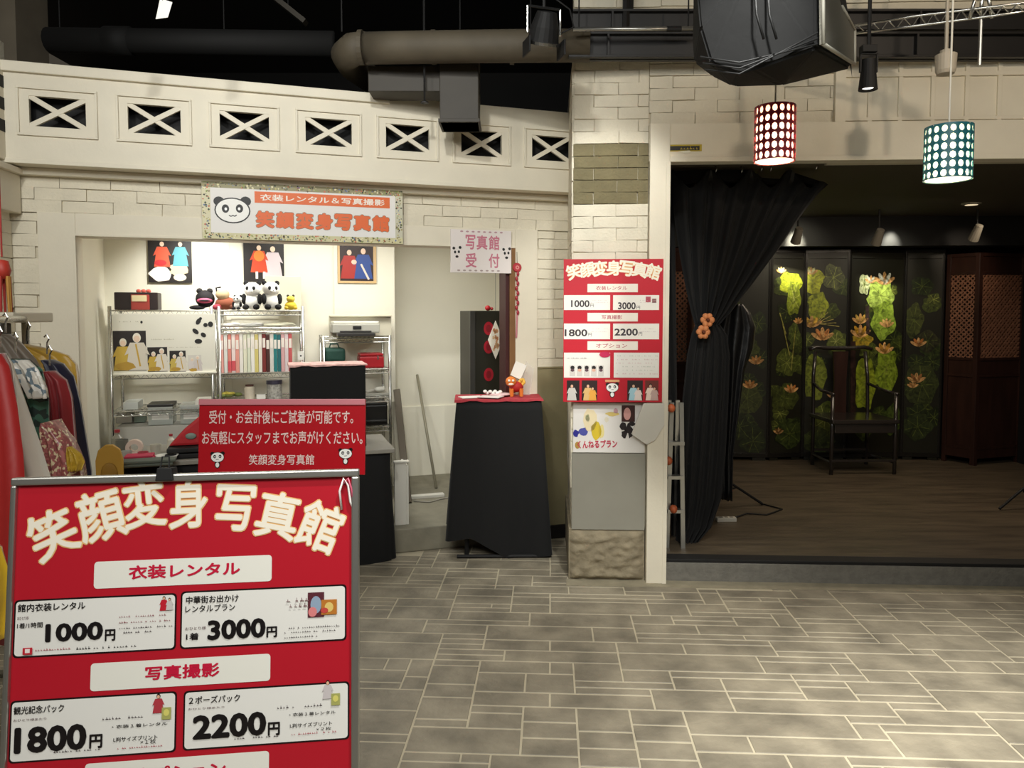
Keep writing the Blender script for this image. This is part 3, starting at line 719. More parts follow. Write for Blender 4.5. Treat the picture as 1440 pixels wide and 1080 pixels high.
tag(cr.build('crumpled_tissue', mat('tissue', 'E9E6E0', .8), None, onstand(-.03, .06, zs_+.006)), 'crumpled white tissue beside the lion ornament', 'tissue')
# lion ornament in clear wrap
li = thing('lion_ornament', 'small red and orange lion dance ornament on the reception stand', 'ornament', onstand(.115, .0, zs_))
ro, rr = mat('orange_fur', 'D9772A', .7), mat('red_felt', 'A81C18', .7)
m_ = MB()
m_.ball((0, 0, .06), (.045, .035, .035)); m_.build('body', rr, li, smooth=True)
m_ = MB(); m_.ball((-.035, -.02, .095), (.035, .032, .032)); m_.build('head', ro, li, smooth=True)
m_ = MB(); m_.ball((-.048, -.05, .103), .008, 8, 5); m_.ball((-.024, -.052, .103), .008, 8, 5); m_.build('eyes', mat('eye_white', 'F2EEE0', .4), li, smooth=True)
m_ = MB(); m_.ball((-.036, -.047, .08), (.018, .01, .007), 8, 5); m_.build('mouth', mat('fur_white', 'EFE6D6', .8), li, smooth=True)
for x, y in ((-.03, -.02), (.03, -.02), (-.03, .02), (.03, .02)):
    MB().tube([(x, y, .05), (x, y, 0)], [.014, .011], 8).build('leg', ro, li)
m_ = MB(); [m_.ball((.035+.012*cos(k), .01*sin(k*2), .09+.014*sin(k)), .012, 6, 4) for k in range(8)]; m_.build('mane', mat('yellow_fur', 'E8B54A', .8), li)
pw_ = Frame(li.matrix_world @ V((.02, .05, 0)), (1, .15, 0))
tag(MB().prism([(-.055, .13), (.01, .10), (.05, .19), (-.02, .22)], -.002, .002).build('white_card', mat('card_white', 'EEEBE2', .6), None, pw_.M()), 'tilted blank white card standing behind the lion ornament', 'card')
tag(MB().prism([(.0, .0), (.075, .0), (.10, .17), (.05, .215), (.02, .16)], -.012, -.009).build('cellophane', mat('cellophane', 'D8D2CC', .15, alpha=.25), None, pw_.M()), 'clear cellophane wrap behind the lion ornament', 'wrapper')

# black lacquer cabinet inside with red roundels
ca0, ca1 = Fa(661, -.55), Fa(720, -.55); ctop = Fz(690, 437, -.55)
cb_ = thing('lacquer_cabinet', 'tall narrow black cabinet with red roundels behind the reception stand', 'cabinet', F.Z((ca0+ca1)/2, .15, -.55))
wc = ca1-ca0
box('body', M_lack, cb_, (-wc/2, wc/2, 0, .3, 0, ctop-.15), bevel=.006)
box('side_post', mat('grey_lacquer', '33322E', .4), cb_, (-wc/2-.003, -wc/2+.035, -.012, .02, 0, ctop-.155), bevel=.003)
for k, py in enumerate((462, 488, 527)):
    A = Art(); z = Fz(690, py, -.53)-.15
    A.ell(-.02, 0, .036, .048, 'A01226', 20); A.layer(); A.ell(-.02, 0, .02, .028, '7A0C1C')
    A.build('roundel', cb_, Matrix.Translation((0, -.002, z)) @ Matrix.Rotation(pi/2, 4, 'X'), M_gloss)
o = MB(); o.ball((0, 0, .02), (.022, .02, .02)); o.ball((.03, 0, .015), .012); o = o.build('red_ornament', M_redpl, None, F.Z(Fa(686, -.65), ctop, -.65), smooth=True)
tag(o, 'small red ornament on top of the black lacquer cabinet', 'ornament')
dx, dz = F.hit(697, 478, -.40)
A = Art(); hh_ = .135; A.poly([(0, -hh_), (.055, 0), (0, hh_), (-.055, 0)], 'E9E2D2'); A.layer()
for k in range(16): A.blob(random.uniform(-.02, .02), random.uniform(-.07, .07), .008, .014, random.choice(['C9956A', 'B97A50', 'D8B48A']))
dm = thing('diamond_hanging', 'white diamond-shaped paper charm hanging in front of the black cabinet', 'ornament', F.M(dx, dz, -.40))
MB().prism([(0, -hh_), (.055, 0), (0, hh_), (-.055, 0)], -.004, -.0005).build('card', mat('card_white', 'EEEBE2', .6), dm)
A.build('card_print', dm); MB().tube([(0, hh_, -.002), (0, 2.2-dz, -.002)], .0012, 5).build('cord', M_black, dm)
# hanging charm on the trim
hx, hz = F.hit(728, 376, .03)
ch = thing('charm_string', 'red disc charm with a string of red beads hung on the white door trim', 'ornament', F.M(hx, hz, .014))
MB().lathe([(.001, 0), (.026, 0), (.03, .004), (.026, .009), (.001, .009)], 24).build('disc', mat('charm_red', 'B0303A', .5), ch)
A = Art(); A.ell(0, 0, .013, .013, 'D98A86'); A.layer(); A.ell(0, 0, .005, .005, 'B0303A'); A.build('disc_mark', ch, Matrix.Translation((0, 0, .0098)))
MB().tube([(0, .028, .004), (0, .10, .0)], .0015, 5).build('cord', mat('dark_cord', '443830'), ch)
m_ = MB(); [m_.ball((.004*(-1)**k, -.04-k*.031, .008), (.010, .017, .007), 8, 5) for k in range(9)]; m_.build('bead_string', mat('bead_red', 'A52A38', .4), ch, smooth=True, kind='stuff')
MB().tube([(0, -.30, .004), (-.004, -.45, .002)], .006, 8).build('tassel', mat('tassel_pink', 'C47F86', .8), ch)

# ================================================================== HANGING BANNER ON THE FACADE
CB = .06
ba0, bz1 = F.hit(283, 254, CB); ba1, _ = F.hit(566, 262, CB); _, bz0 = F.hit(283, 335, CB)
bn = thing('shop_banner', 'white banner with panda face and orange lettering over the reception opening', 'banner', F.M(0, 0, CB))
bw = ba1-ba0
MB().box(ba0, ba1, bz0, bz1, -.006, 0).build('banner_cloth', mat('banner_white', 'E9E6E2', .6), bn, bevel=0)
A = Art(); r5 = random.Random(2)
bd = .045; palette = ['3A4A34', '8A9A50', 'D9D2A0', '6A5A3A', 'B9B070', '2A2A22', 'E4DDB8', '9A8A50', 'C46A50', '6A7AA0']
A.rect(ba0, bz0, ba1, bz0+bd*.75, 'CFC9A0'); A.rect(ba0, bz1-bd*.75, ba1, bz1, '8F8A66'); A.rect(ba0, bz0+bd*.75, ba0+bd, bz1-bd*.75, 'D6D0AE'); A.rect(ba1-bd, bz0+bd*.75, ba1, bz1-bd*.75, 'C9C6B0'); A.layer()
for k in range(620):
    t = r5.random()
    if t < .8: x = r5.uniform(ba0+.01, ba1-.01); z = (bz0+r5.uniform(.004, bd*.7)) if t < .4 else (bz1-r5.uniform(.004, bd*.7))
    else: x = (ba0 if t < .9 else ba1-bd)+r5.uniform(.004, bd-.006); z = r5.uniform(bz0+.02, bz1-.02)
    s = r5.uniform(.003, .007); A.poly([(x, z-s), (x+s, z), (x, z+s), (x-s, z)], r5.choice(palette))
A.build('border_print', bn, Matrix.Translation((0, 0, .001)))
A = Art(); p, q = F.hit(327, 296, CB); A.panda(p, q, .088); A.build('panda_print', bn, Matrix.Translation((0, 0, .001)))
def fb(x0, y0, x1, y1, c=CB):
    p0, q0 = F.hit(x0, y1, c); p1, q1 = F.hit(x1, y0, c); return p0, q0, p1, q1
A = Art(); p0, _ = F.hit(358, 280, CB); p1, _ = F.hit(548, 285, CB); zt_, zb_ = F.hit(358, 269, CB)[1], F.hit(358, 285, CB)[1]
A.rect(p0, zb_, p1, zt_, 'E0692C'); A.layer(); A.text('衣装レンタル＆写真撮影', p0+.03, zb_+.013, p1-.03, zt_-.013, 'F4ECE0', .02)
A.build('subtitle_strip', bn, Matrix.Translation((0, 0, .001)))
zt_, zb_ = F.hit(358, 296, CB)[1], F.hit(358, 320, CB)[1]
A = Art(); n7 = '笑顔変身写真館'; cwid = (p1-p0)/7
for i, c_ in enumerate(n7):
    x0, x1 = p0+i*cwid+.004, p0+(i+1)*cwid-.004
    A.text(c_, x0-.003, zb_-.003, x1+.003, zt_+.003, '8C7A60', .075)
A.layer(2)
for i, c_ in enumerate(n7):
    x0, x1 = p0+i*cwid+.004, p0+(i+1)*cwid-.004
    A.text(c_, x0, zb_, x1, zt_, 'E2672E', .045)
A.build('title_lettering', bn, Matrix.Translation((0, 0, .001)))
# small reception sign
CS = .03
sa0, sb0, sa1, sb1 = fb(634, 325, 719, 383, CS)
sn = thing('reception_sign', 'small white sign with pink writing and panda faces over the stand', 'sign', F.M(0, 0, CS))
MB().box(sa0, sa1, sb0, sb1, -.014, 0).build('sign_panel', mat('sign_white', 'E6DEDA', .5), sn, bevel=.001)
A = Art()
for k in range(8):
    x = sa0+.07+(sa1-sa0-.1)*k/8; A.ell(x, sb1-.012, .010, .005, 'B89098'); A.ell(x-.02, sb0+.014, .010, .005, 'A89894')
zm = (sb0+sb1)/2; W1 = sa1-sa0
for c_, u0, u1, v0, v1 in (('写', .24, .40, .54, .88), ('真', .42, .60, .54, .88), ('館', .62, .80, .54, .88), ('受', .24, .42, .12, .46), ('付', .62, .80, .12, .46)):
    A.text(c_, sa0+W1*u0, sb0+(sb1-sb0)*v0, sa0+W1*u1, sb0+(sb1-sb0)*v1, 'C8768A', .02)
A.layer()
for u in (.10, .92): 
    x, z = sa0+W1*u, sb0+(sb1-sb0)*.45
    A.ell(x-.02, z+.03, .009, .009, '1A1A1A'); A.ell(x+.02, z+.035, .009, .009, '1A1A1A'); A.ell(x-.012, z+.006, .007, .009, '1A1A1A'); A.ell(x+.012, z+.008, .007, .009, '1A1A1A'); A.ell(x, z-.022, .010, .008, '1A1A1A')
A.build('sign_print', sn, Matrix.Translation((0, 0, .001)))
#PART4

# ================================================================== RACKS IN THE RECEPTION
DR = -.78                                               # rack fronts, metres behind the facade
def rack(px0, px1, pys, label, d=DR, dep=.36, wires=True, top=None):
    x0, x1 = Fa(px0, d), Fa(px1, d); zs_l = [Fz(px0, py, d)-.15 for py in pys]; H = (top or max(zs_l))+.03
    t = thing('wire_rack', label, 'shelf', F.Z(x0, .15, d)); w_ = x1-x0
    for x in (.012, w_-.012):
        for y in (.0, dep): MB().tube([(x, y, 0), (x, y, H)], .011, 8).build('post', M_chrome, t, smooth=True)
    for z in zs_l:
        s_ = MB()
        for y in (0, dep): s_.tube([(.012, y, z), (w_-.012, y, z)], .005, 6); s_.tube([(.012, y, z-.03), (w_-.012, y, z-.03)], .004, 6)
        for x in (.012, w_-.012): s_.tube([(x, 0, z), (x, dep, z)], .005, 6); s_.tube([(x, 0, z-.03), (x, dep, z-.03)], .004, 6)
        k = 0; n = int(w_/.03)
        for k in range(1, n): s_.tube([(k*w_/n, 0, z+.003), (k*w_/n, dep, z+.003)], .0022, 5, caps=False)
        pts = [(i*w_/24, 0, z-.03 if i % 2 else z) for i in range(25)]
        s_.tube(pts, .002, 5, caps=False)
        s_.build('wire_shelf', M_chrome, t)
    return t, x0, x1, [z+.15+.006 for z in zs_l]
rA, A0, A1, zA = rack(151, 300, (437, 527, 580, 640), 'chrome wire rack at the left of the reception, holding the photo display board')
rB, B0, B1, zB = rack(305, 428, (437, 463, 526, 565, 640), 'chrome wire rack in the middle of the reception, holding a row of albums')
rC, C0, C1, zC = rack(452, 550, (476, 521, 562, 604, 645), 'chrome wire rack under the printer, right of the album rack', top=Fz(540, 478, DR)-.15)
def at(px, py, d=DR): return F.hit(px, py, d)
# photo display board hooked on the left rack
a0, b0_, a1, b1_ = fb(160, 441, 302, 525, DR+.03)
db = thing('display_board', 'white board with four costume portraits and panda spots, hung on the left rack', 'board', F.M(0, 0, DR+.03))
MB().box(a0, a1, b0_, b1_, -.01, 0).build('board_panel', mat('board_white', 'E4E1D2', .5), db, bevel=.001)
box('board_rim', mat('cream_rim', 'F2EEDC', .4), db, (a0-.004, a1+.004, b0_-.014, b0_, -.01, .008), bevel=.002)
for (x0, y0, x1, y1), cols in (((160, 465, 205, 522), ('C9A840', 'D8D0C0')), ((208, 488, 235, 523), ('C9A840', 'E0D8C8')), ((239, 493, 261, 523), ('C9B050', 'DDD5C6')), ((265, 499, 283, 523), ('D8D0CC', 'CFC6C2'))):
    p0, q0, p1, q1 = fb(x0, y0, x1, y1, DR+.03); A = Art(); h = q1-q0; wv = p1-p0
    A.rect(p0, q0, p1, q1, '1D1512' if x0 < 260 else 'D5D0C6'); A.layer()
    A.fig(p0+wv*.3, q0+.004, h*.80, cols[0], 'E8CDB4', 'E6DECB'); A.layer(); A.fig(p0+wv*.72, q0+.004, h*.93, cols[1], 'E8CDB4', 'EDE6D6', 'C9A23A'); A.layer()
    A.blob(p0+wv*.35, q0+h*.12, wv*.3, h*.1, 'B89234')
    A.build('portrait_print', db, Matrix.Translation((0, 0, .001)))
A = Art()
for px, py, rx, ry, ro_ in ((279, 452, 3, 5, -.5), (289, 457, 3, 3, 0), (296, 456, 3.5, 4, 0), (275, 466, 3, 5, .8), (286, 471, 3, 4, .8), (279, 480, 5, 3.5, 0), (282, 448, 2, 2, 0), (199, 453, 1.5, 2, 0)):
    x, z = at(px, py, DR+.03); A.ell(x, z, rx*.0047, ry*.0047, '15130F', 12, ro_)
x, z = at(165, 453, DR+.03); A.scrib(x, z, x+.12, .01, 'A39C88'); x, z = at(208, 478, DR+.03); A.scrib(x, z, x+.15, .01, 'B5AD98'); x, z = at(236, 489, DR+.03); A.scrib(x, z, x+.2, .007, 'B0A894')
A.build('spots_print', db, Matrix.Translation((0, 0, .001)))
# albums on the middle rack
cols = [('E7A59A', 'salmon'), ('E2E0D8', 'white'), ('E08A7C', 'coral'), ('F0DCD6', 'pale pink'), ('E39A8C', 'light red'), ('EFE9E0', 'off-white'), ('E8E6CC', 'cream'), ('DCE0C8', 'pale green'), ('F2EEE4', 'ivory'), ('D8C878', 'yellow'), ('E9E3D4', 'beige'), ('7A2A26', 'maroon'), ('4A2620', 'dark brown'), ('D8D4CC', 'light grey'), ('1F7C7E', 'teal'), ('22686C', 'dark teal'), ('D8A8A8', 'dusty pink'), ('E0D0D0', 'pale lilac'), ('C85A5A', 'red')]
x = Fa(308, DR); xe = Fa(410, DR); wb_ = (xe-x)/len(cols); rk = random.Random(4)
for k, (c, nm) in enumerate(cols):
    wk = wb_*rk.uniform(.86, .98); h = (zB[1]-zB[2])*rk.uniform(.84, .91)
    t = thing('album', f'{nm} album spine in the row on the middle wire rack'+(', beside the chrome post' if k == len(cols)-1 else ''), 'album', F.Z(x+wb_*(k+.5), zB[2], DR), 'albums in a row on the middle rack')
    m_ = MB(); m_.box(-wk/2, wk/2, 0, .20, .0, h); m_.build('cover', mat('album_'+c, c, .4), t, bevel=.002)
    m_ = MB(); m_.box(-wk/2+.003, wk/2-.003, -.0012, .0, h*.62, h*.86); m_.build('spine_label', mat('album_label', 'EFE6DA', .5), t)
    if k in (2, 3): m_ = MB(); m_.box(-wk/2, wk/2, -.0016, .0, h*.05, h*.3); m_.build('spine_patch', mat('album_patch', 'D8525A', .5), t)
# ---- things on the tops
def put(px, py, d): return F.Z(*at(px, py, d), d)
def seat(px, zi, d): return F.Z(Fa(px, d), zi, d)
dT = DR-.12
t = thing('striped_case', 'dark case with a red and cream front on top of the left rack', 'case', seat(195, zA[0], dT))
box('case_body', mat('dark_case', '241612', .5), t, (-.135, .125, -.05, .12, 0, .115), bevel=.006)
box('case_front', mat('case_red', 'A33A2E', .5), t, (-.035, .075, -.062, -.05, .0, .10), bevel=.004); box('case_label', mat('case_cream', 'E6D6A8', .5), t, (-.03, .06, -.066, -.062, .055, .095), bevel=.002)
m_ = MB(); [m_.ball((.0+.03*k, .02, .125), (.016, .014, .014), 6, 4) for k in range(3)]; m_.build('red_tufts', mat('tuft_red', 'C8584A', .8), t)
t = thing('lion_mask', 'black toy head with red lips on top of the middle rack', 'mask', seat(289, zB[0], dT))
m_ = MB(); m_.ball((0, 0, .075), (.062, .05, .06)); m_.build('head', mat('black_fur', '151012', .8), t, smooth=True)
m_ = MB(); m_.ball((0, -.046, .062), (.05, .012, .018)); m_.build('lips', mat('lips_pink', 'C8506E', .5), t, smooth=True)
m_ = MB(); m_.ball((0, -.055, .062), (.036, .006, .006)); m_.build('mouth_line', mat('black_fur', '151012', .8), t, smooth=True)
m_ = MB(); m_.ball((-.035, 0, .128), (.02, .018, .02)); m_.ball((.03, 0, .128), (.02, .018, .02)); m_.ball((-.05, -.02, .016), (.05, .03, .016)); m_.build('ears', mat('black_fur', '151012', .8), t, smooth=True)
t = thing('tiger_toy', 'brown and cream soft toy slumped between the black head and the pandas', 'toy', seat(318, zB[0], dT))
for nm, c, r_, cl_ in (('body', (0, 0, .045), (.07, .05, .045), '8A4A30'), ('head', (-.02, -.01, .105), (.045, .04, .04), 'C9B088'), ('paw', (.05, -.03, .02), (.03, .025, .02), '6A3A28'), ('paw', (-.055, -.03, .02), (.03, .025, .02), 'A83A48')):
    m_ = MB(); m_.ball(c, r_); m_.build(nm, mat('fur_'+cl_, cl_, .85), t, smooth=True)
m_ = MB(); m_.tube([(-.055, -.01, .10), (-.06, 0, .15), (-.03, 0, .155)], .006, 6); m_.build('tail', mat('black_fur', '151012', .8), t)
Mw, Mk = mat('plush_white', 'EFEEE8', .85, sheen=.3), mat('plush_black', '131112', .85)
def plush(M, s, label, lie=0, look=0):
    t = thing('panda_plush', label, 'plush toy', M @ Matrix.Scale(s, 4) @ Matrix.Rotation(look, 4, 'Z'), 'panda plush toys on the middle rack')
    for nm, m, c, r_ in (('body', Mw, (0, 0, .30), (.30, .25, .30)), ('head', Mw, (0, -.06, .72), (.30, .25, .25)), ('ear', Mk, (-.22, -.02, .93), (.09, .06, .09)), ('ear', Mk, (.22, -.02, .93), (.09, .06, .09)),
                        ('arm', Mk, (-.27, -.12, .38), (.09, .10, .19)), ('arm', Mk, (.27, -.12, .38), (.09, .10, .19)), ('leg', Mk, (-.18, -.25, .10), (.11, .15, .10)), ('leg', Mk, (.18, -.25, .10), (.11, .15, .10)),
                        ('eye_patch', Mk, (-.11, -.275, .75), (.055, .03, .07)), ('eye_patch', Mk, (.11, -.275, .75), (.055, .03, .07)), ('nose', Mk, (0, -.31, .66), (.035, .02, .025)), ('muzzle', Mw, (0, -.28, .65), (.10, .05, .06))):
        m_ = MB(); m_.ball(c, r_); m_.build(nm, m, t, smooth=True)
plush(seat(335, zB[0], DR-.02), .10, 'small panda plush lying at the front of the middle rack top', look=-.5)
plush(seat(356, zB[0], DR-.16), .20, 'large panda plush, left one of the pair under the centre poster', look=-.25)
plush(seat(381, zB[0], DR-.08), .20, 'large panda plush, right one of the pair under the centre poster', look=.3)
t = thing('yellow_bear', 'small yellow toy sitting at the right end of the rack top', 'toy', seat(409, zB[0], DR-.04))
for nm, c, r_, cl_ in (('body', (0, 0, .03), (.04, .032, .03), 'D9BE3A'), ('head', (0, -.005, .075), (.028, .026, .024), 'E0C848'), ('ear', (-.018, 0, .098), (.009, .007, .009), '3A3020'), ('ear', (.018, 0, .098), (.009, .007, .009), '3A3020'), ('paw', (-.03, -.025, .014), (.014, .012, .012), 'C8A830'), ('paw', (.03, -.025, .014), (.014, .012, .012), 'C8A830')):
    m_ = MB(); m_.ball(c, r_); m_.build(nm, mat('fur_'+cl_, cl_, .85), t, smooth=True)
tag(box('clear_folder', mat('cream_folder', 'D8D2B8', .4), None, (-.13, .12, 0, .01, 0, .245), F.Z(Fa(400, DR-.3), zB[0], DR-.3)), 'cream document folder standing behind the panda plush toys', 'folder')
for k, (px, s_, c, l) in enumerate(((322, .085, 'DAD7CE', 'white folded bag on the shelf above the albums, at its left'), (352, .10, 'C9C8C2', 'silver wrapped packet on the shelf above the albums, in the middle'), (392, .12, 'D8D6BE', 'pale flat packet on the shelf above the albums, at its right'))):
    m_ = MB(); m_.ball((0, 0, .018), (s_, .09, .016), 14, 6); m_.ball((s_*.4, -.03, .026), (s_*.5, .05, .012), 10, 5)
    tag(m_.build('packet', mat('packet_'+c, c, .35, bump=.3), None, seat(px, zB[1], DR-.12), smooth=True), l, 'packet')
tg = thing('price_tag', 'small white tag hanging from the right post of the album rack', 'tag', F.M(*at(423, 500, DR+.02), DR+.02))
box('card', mat('card_white', 'EEEBE2', .6), tg, (-.02, .02, -.03, .03, -.001, .001), bevel=0); A = Art(); A.ell(0, -.002, .006, .006, '1A1A1A'); A.build('dot', tg, Matrix.Translation((0, 0, .0013)))
MB().tube([(0, .03, 0), (-.005, .11, -.01)], .001, 5).build('string', M_black, tg)
# items under the albums
def jar(px, zi, d, r, h, m, lidm, label, name='jar'):
    t = thing(name, label, 'jar', seat(px, zi, d))
    MB().lathe([(.001, 0), (r, 0), (r, h*.75), (r*.7, h*.88), (r*.7, h*.9), (.001, h*.9)], 16).build('body', m, t, smooth=False)
    MB().lathe([(.001, h*.88), (r*.78, h*.88), (r*.78, h), (.001, h)], 16).build('lid', lidm, t)
    return t
jar(349, zB[3], DR-.05, .035, .10, mat('jar_cream', 'D8CDB8', .4), mat('jar_brown', '5A3A30', .4), 'cream jar with a brown lid on the shelf below the albums')
t = thing('green_cloth_bundle', 'green and yellow bundled ribbons on the shelf below the albums', 'ribbon', seat(322, zB[3], DR-.06))
m_ = MB(); [m_.ball((rk.uniform(-.06, .06), rk.uniform(-.04, .04), .02+rk.uniform(0, .02)), (.03, .02, .015), 8, 5) for k in range(9)]; m_.build('folds', mat('ribbon_green', '7E8A4A', .8), t, smooth=True, kind='stuff')
m_ = MB(); [m_.ball((rk.uniform(-.05, .05), rk.uniform(-.04, .04), .045), (.02, .015, .01), 8, 5) for k in range(5)]; m_.build('yellow_folds', mat('ribbon_yellow', 'C8B850', .8), t, smooth=True, kind='stuff')
t = thing('pattern_tin', 'grey patterned tin on the shelf below the albums', 'tin', seat(384, zB[3], DR-.05))
MB().lathe([(.001, 0), (.05, 0), (.05, .10), (.001, .10)], 20).build('body', mat('tin_grey', 'A5A29A', .5, noise=.5, nscale=60), t); MB().lathe([(.001, .10), (.053, .10), (.053, .125), (.001, .125)], 20).build('lid', mat('tin_dark', '3A3644', .4), t)
tag(MB().box(-.03, .03, -.02, .02, 0, .03).build('white_block', mat('card_white', 'EEEBE2', .6), None, seat(365, zB[3], DR-.04), bevel=.003), 'small white carton between the cream jar and the grey tin', 'carton')
# left rack lower shelves
def drawer_box(px, zi, d, w_, dp, h, label, lidc='23211F'):
    t = thing('plastic_drawer_box', label, 'box', seat(px, zi, d))
    MB().box(-w_/2, w_/2, 0, dp, 0, h).build('body', M_plastic, t, bevel=.004)
    box('lid', mat('lid_'+lidc, lidc, .4), t, (-w_/2-.004, w_/2+.004, -.004, dp, h, h+.018), bevel=.003)
    box('label', mat('label_white', 'E8E6DE', .6), t, (-w_*.35, w_*.35, -.003, 0, h*.3, h*.6), bevel=0)
drawer_box(222, zA[3]+.17, DR-.04, .15, .2, .12, 'clear plastic box with a black lid on the left rack')
drawer_box(265, zA[3]+.17, DR-.04, .13, .2, .11, 'clear plastic box with a pale lid on the left rack', 'B8BAB2')
tag(box('shelf_box', mat('carton_grey', 'B9B6AC', .6), None, (-.28, .22, 0, .25, 0, .165), seat(225, zA[3], DR-.03)), 'long pale grey carton under the clear plastic boxes', 'carton')
for k, (px, py0, w_, c, nm) in enumerate(((180, 0, .09, 'C9CCC6', 'grey'), (285, 0, .12, 'E2DED2', 'white'))):
    tag(MB().box(-w_/2, w_/2, 0, .2, 0, .05).build('small_tray', mat('tray_'+c, c, .4), None, seat(px, zA[2], DR-.05), bevel=.004), f'small {nm} tray on the middle shelf of the left rack', 'tray')
# counter-top clutter (seen above the price board)
zt_c = zc+.027
def oncounter(px, c=.0, z=zt_c): return F.Z(Fa(px, c), z, c)
t = thing('yellow_stool_back', 'rounded mustard yellow chair back rising behind the price board', 'chair', oncounter(149, .28, 0))
m_ = MB()
pts = [(-.062, .0), (.062, .0), (.064, .18), (.05, .235), (.018, .26), (-.018, .26), (-.05, .235), (-.064, .18)]
m_.prism(pts, 0, .028); m_.build('backrest', mat('mustard', 'C99A3A', .6), t, Matrix.Translation((0, 0, .56)) @ Matrix.Rotation(pi/2, 4, 'X'), bevel=.006, fixn=True)
m_ = MB(); m_.ball((0, -.03, .67), (.04, .008, .06)); m_.build('back_hollow', mat('mustard_shade', 'A87C28', .6), t, smooth=True)  # darker oval paints the shade of a hollow onto the backrest
box('seat', mat('mustard', 'C99A3A', .6), t, (-.11, .11, -.20, .0, .42, .45), bevel=.008)
for x in (-.09, .09):
    for y in (-.17, -.02): MB().tube([(x, y, 0), (x, y, .42)], .012, 8).build('leg', M_alu, t)
    MB().tube([(x*.7, -.012, .44), (x*.7, -.012, .60)], .01, 8).build('back_post', M_alu, t)
t = thing('tape_roll', 'roll of pale pink tape standing on the counter', 'tape', oncounter(184, -.12, zt_c+.045))
m_ = MB(); n = 20
for (r0, r1) in ((.022, .045),):
    vs = [(r*cos(2*pi*k/n), y, r*sin(2*pi*k/n)) for y in (-.02, .02) for r in (r0, r1) for k in range(n)]
    fs = []
    for k in range(n):
        l = (k+1) % n; fs += [(k, l, n+l, n+k), (2*n+k, 3*n+k, 3*n+l, 2*n+l), (k, 2*n+k, 2*n+l, l), (n+k, n+l, 3*n+l, 3*n+k)]
    m_.add(vs, fs)
m_.build('tape', mat('tape_pink', 'D8C0B0', .5), t); MB().tube([(0, -.018, 0), (0, .018, 0)], .0225, 16, caps=False).build('core', mat('tape_core', '9A7A5A', .7), t)
for px, c, r_, h, cl_, l in ((166, -.14, .035, .09, '6A6A60', 'short grey-green canister on the counter beside the tape'), (172, .02, .03, .05, 'A8A89E', 'small grey cup in front of the canister on the counter'), (214, -.1, .03, .06, 'BDB9A8', 'beige cup on the counter before the plastic boxes'), (196, .04, .028, .045, 'A84A50', 'small red cup on the counter beside the pink cloth')):
    tag(MB().lathe([(.001, 0), (r_*.8, 0), (r_, h), (r_*.9, h), (r_*.72, .006), (.001, .006)], 16).build('cup', mat('cup_'+cl_, cl_, .4), None, oncounter(px, c), smooth=False), l, 'cup')
t = thing('pink_cloth', 'bright pink folded cloth lying on the counter', 'cloth', oncounter(190, .1))
for k in range(3): MB().box(-.075+k*.004, .085-k*.006, -.05, .05, k*.014, k*.014+.012).build('fold', mat('pink', 'B8344E', .8), t, bevel=.005)
t = thing('grey_towel', 'folded grey-green towel on the counter in front of the pink cloth', 'towel', oncounter(205, .2))
for k in range(2): MB().box(-.16, .12+k*.01, -.05, .05, k*.016, k*.016+.014).build('fold', mat('towel_grey', '5C6258', .85), t, bevel=.006)
tag(MB().lathe([(.001, 0), (.03, 0), (.06, .03), (.057, .03), (.028, .004), (.001, .004)], 20).build('bowl', mat('bowl_white', 'DEDCD2', .3), None, oncounter(230, .1), smooth=True), 'white shallow bowl on the counter beside the pink cloth', 'bowl')
# red hat
t = thing('red_hat', 'red pointed cloth hat leaning beside the notice sign', 'hat', oncounter(260, -.02, zt_c+.06))
m_ = MB(); m_.prism([(-.10, 0), (.10, -.0), (.12, .17), (.08, .175), (-.02, .09)], -.03, .03); m_.build('crown', mat('hat_red', 'B51E26', .6, bump=.2), t, Matrix.Rotation(pi/2, 4, 'X'), bevel=.015, fixn=True)
m_ = MB(); m_.ball((.02, -.036, .055), (.03, .006, .018)); m_.build('badge', mat('hat_badge', '7A8A80', .5), t, smooth=True)
t = thing('black_tray_stack', 'stack of two black trays under the red hat', 'tray', oncounter(262, -.0))
for k in range(2): MB().box(-.12+k*.01, .12, -.08, .08, k*.032, k*.032+.026).build('tray', M_black, t, bevel=.006)
for px, c_, w1, h1, cl_, l in ((160, -.2, .05, .14, '8C8878', 'tall grey-brown bottle at the left end of the counter'), (236, -.2, .035, .10, 'C8C4B4', 'pale bottle on the counter behind the bowl')):
    t = thing('bottle', l, 'bottle', oncounter(px, c_))
    MB().lathe([(.001, 0), (w1*.6, 0), (w1*.6, h1*.65), (w1*.25, h1*.8), (w1*.25, h1*.9), (.001, h1*.9)], 14).build('body', mat('bottle_'+cl_, cl_, .35), t, smooth=False); MB().lathe([(.001, h1*.88), (w1*.3, h1*.88), (w1*.3, h1), (.001, h1)], 12).build('cap', mat('cap_red', 'A03038', .4), t)
for k, (px, w1, h1, cl_, l) in enumerate(((170, .10, .07, 'A7A296', 'grey lidded tub on the lowest visible shelf of the left rack, by its left post'), (192, .07, .05, '6E7A6C', 'small green-grey tub beside the grey lidded tub on the left rack'), (282, .07, .09, 'C9B8A8', 'beige carton at the right end of the lower shelf of the left rack'))):
    t = thing('storage_tub', l, 'tub', seat(px, zA[3]+.17, DR-.20)); box('body', mat('tub_'+cl_, cl_, .5), t, (-w1/2, w1/2, 0, .1, 0, h1), bevel=.006); box('lid', mat('tub_lid', 'D0CDC0', .5), t, (-w1/2-.004, w1/2+.004, -.004, .104, h1, h1+.012), bevel=.003)
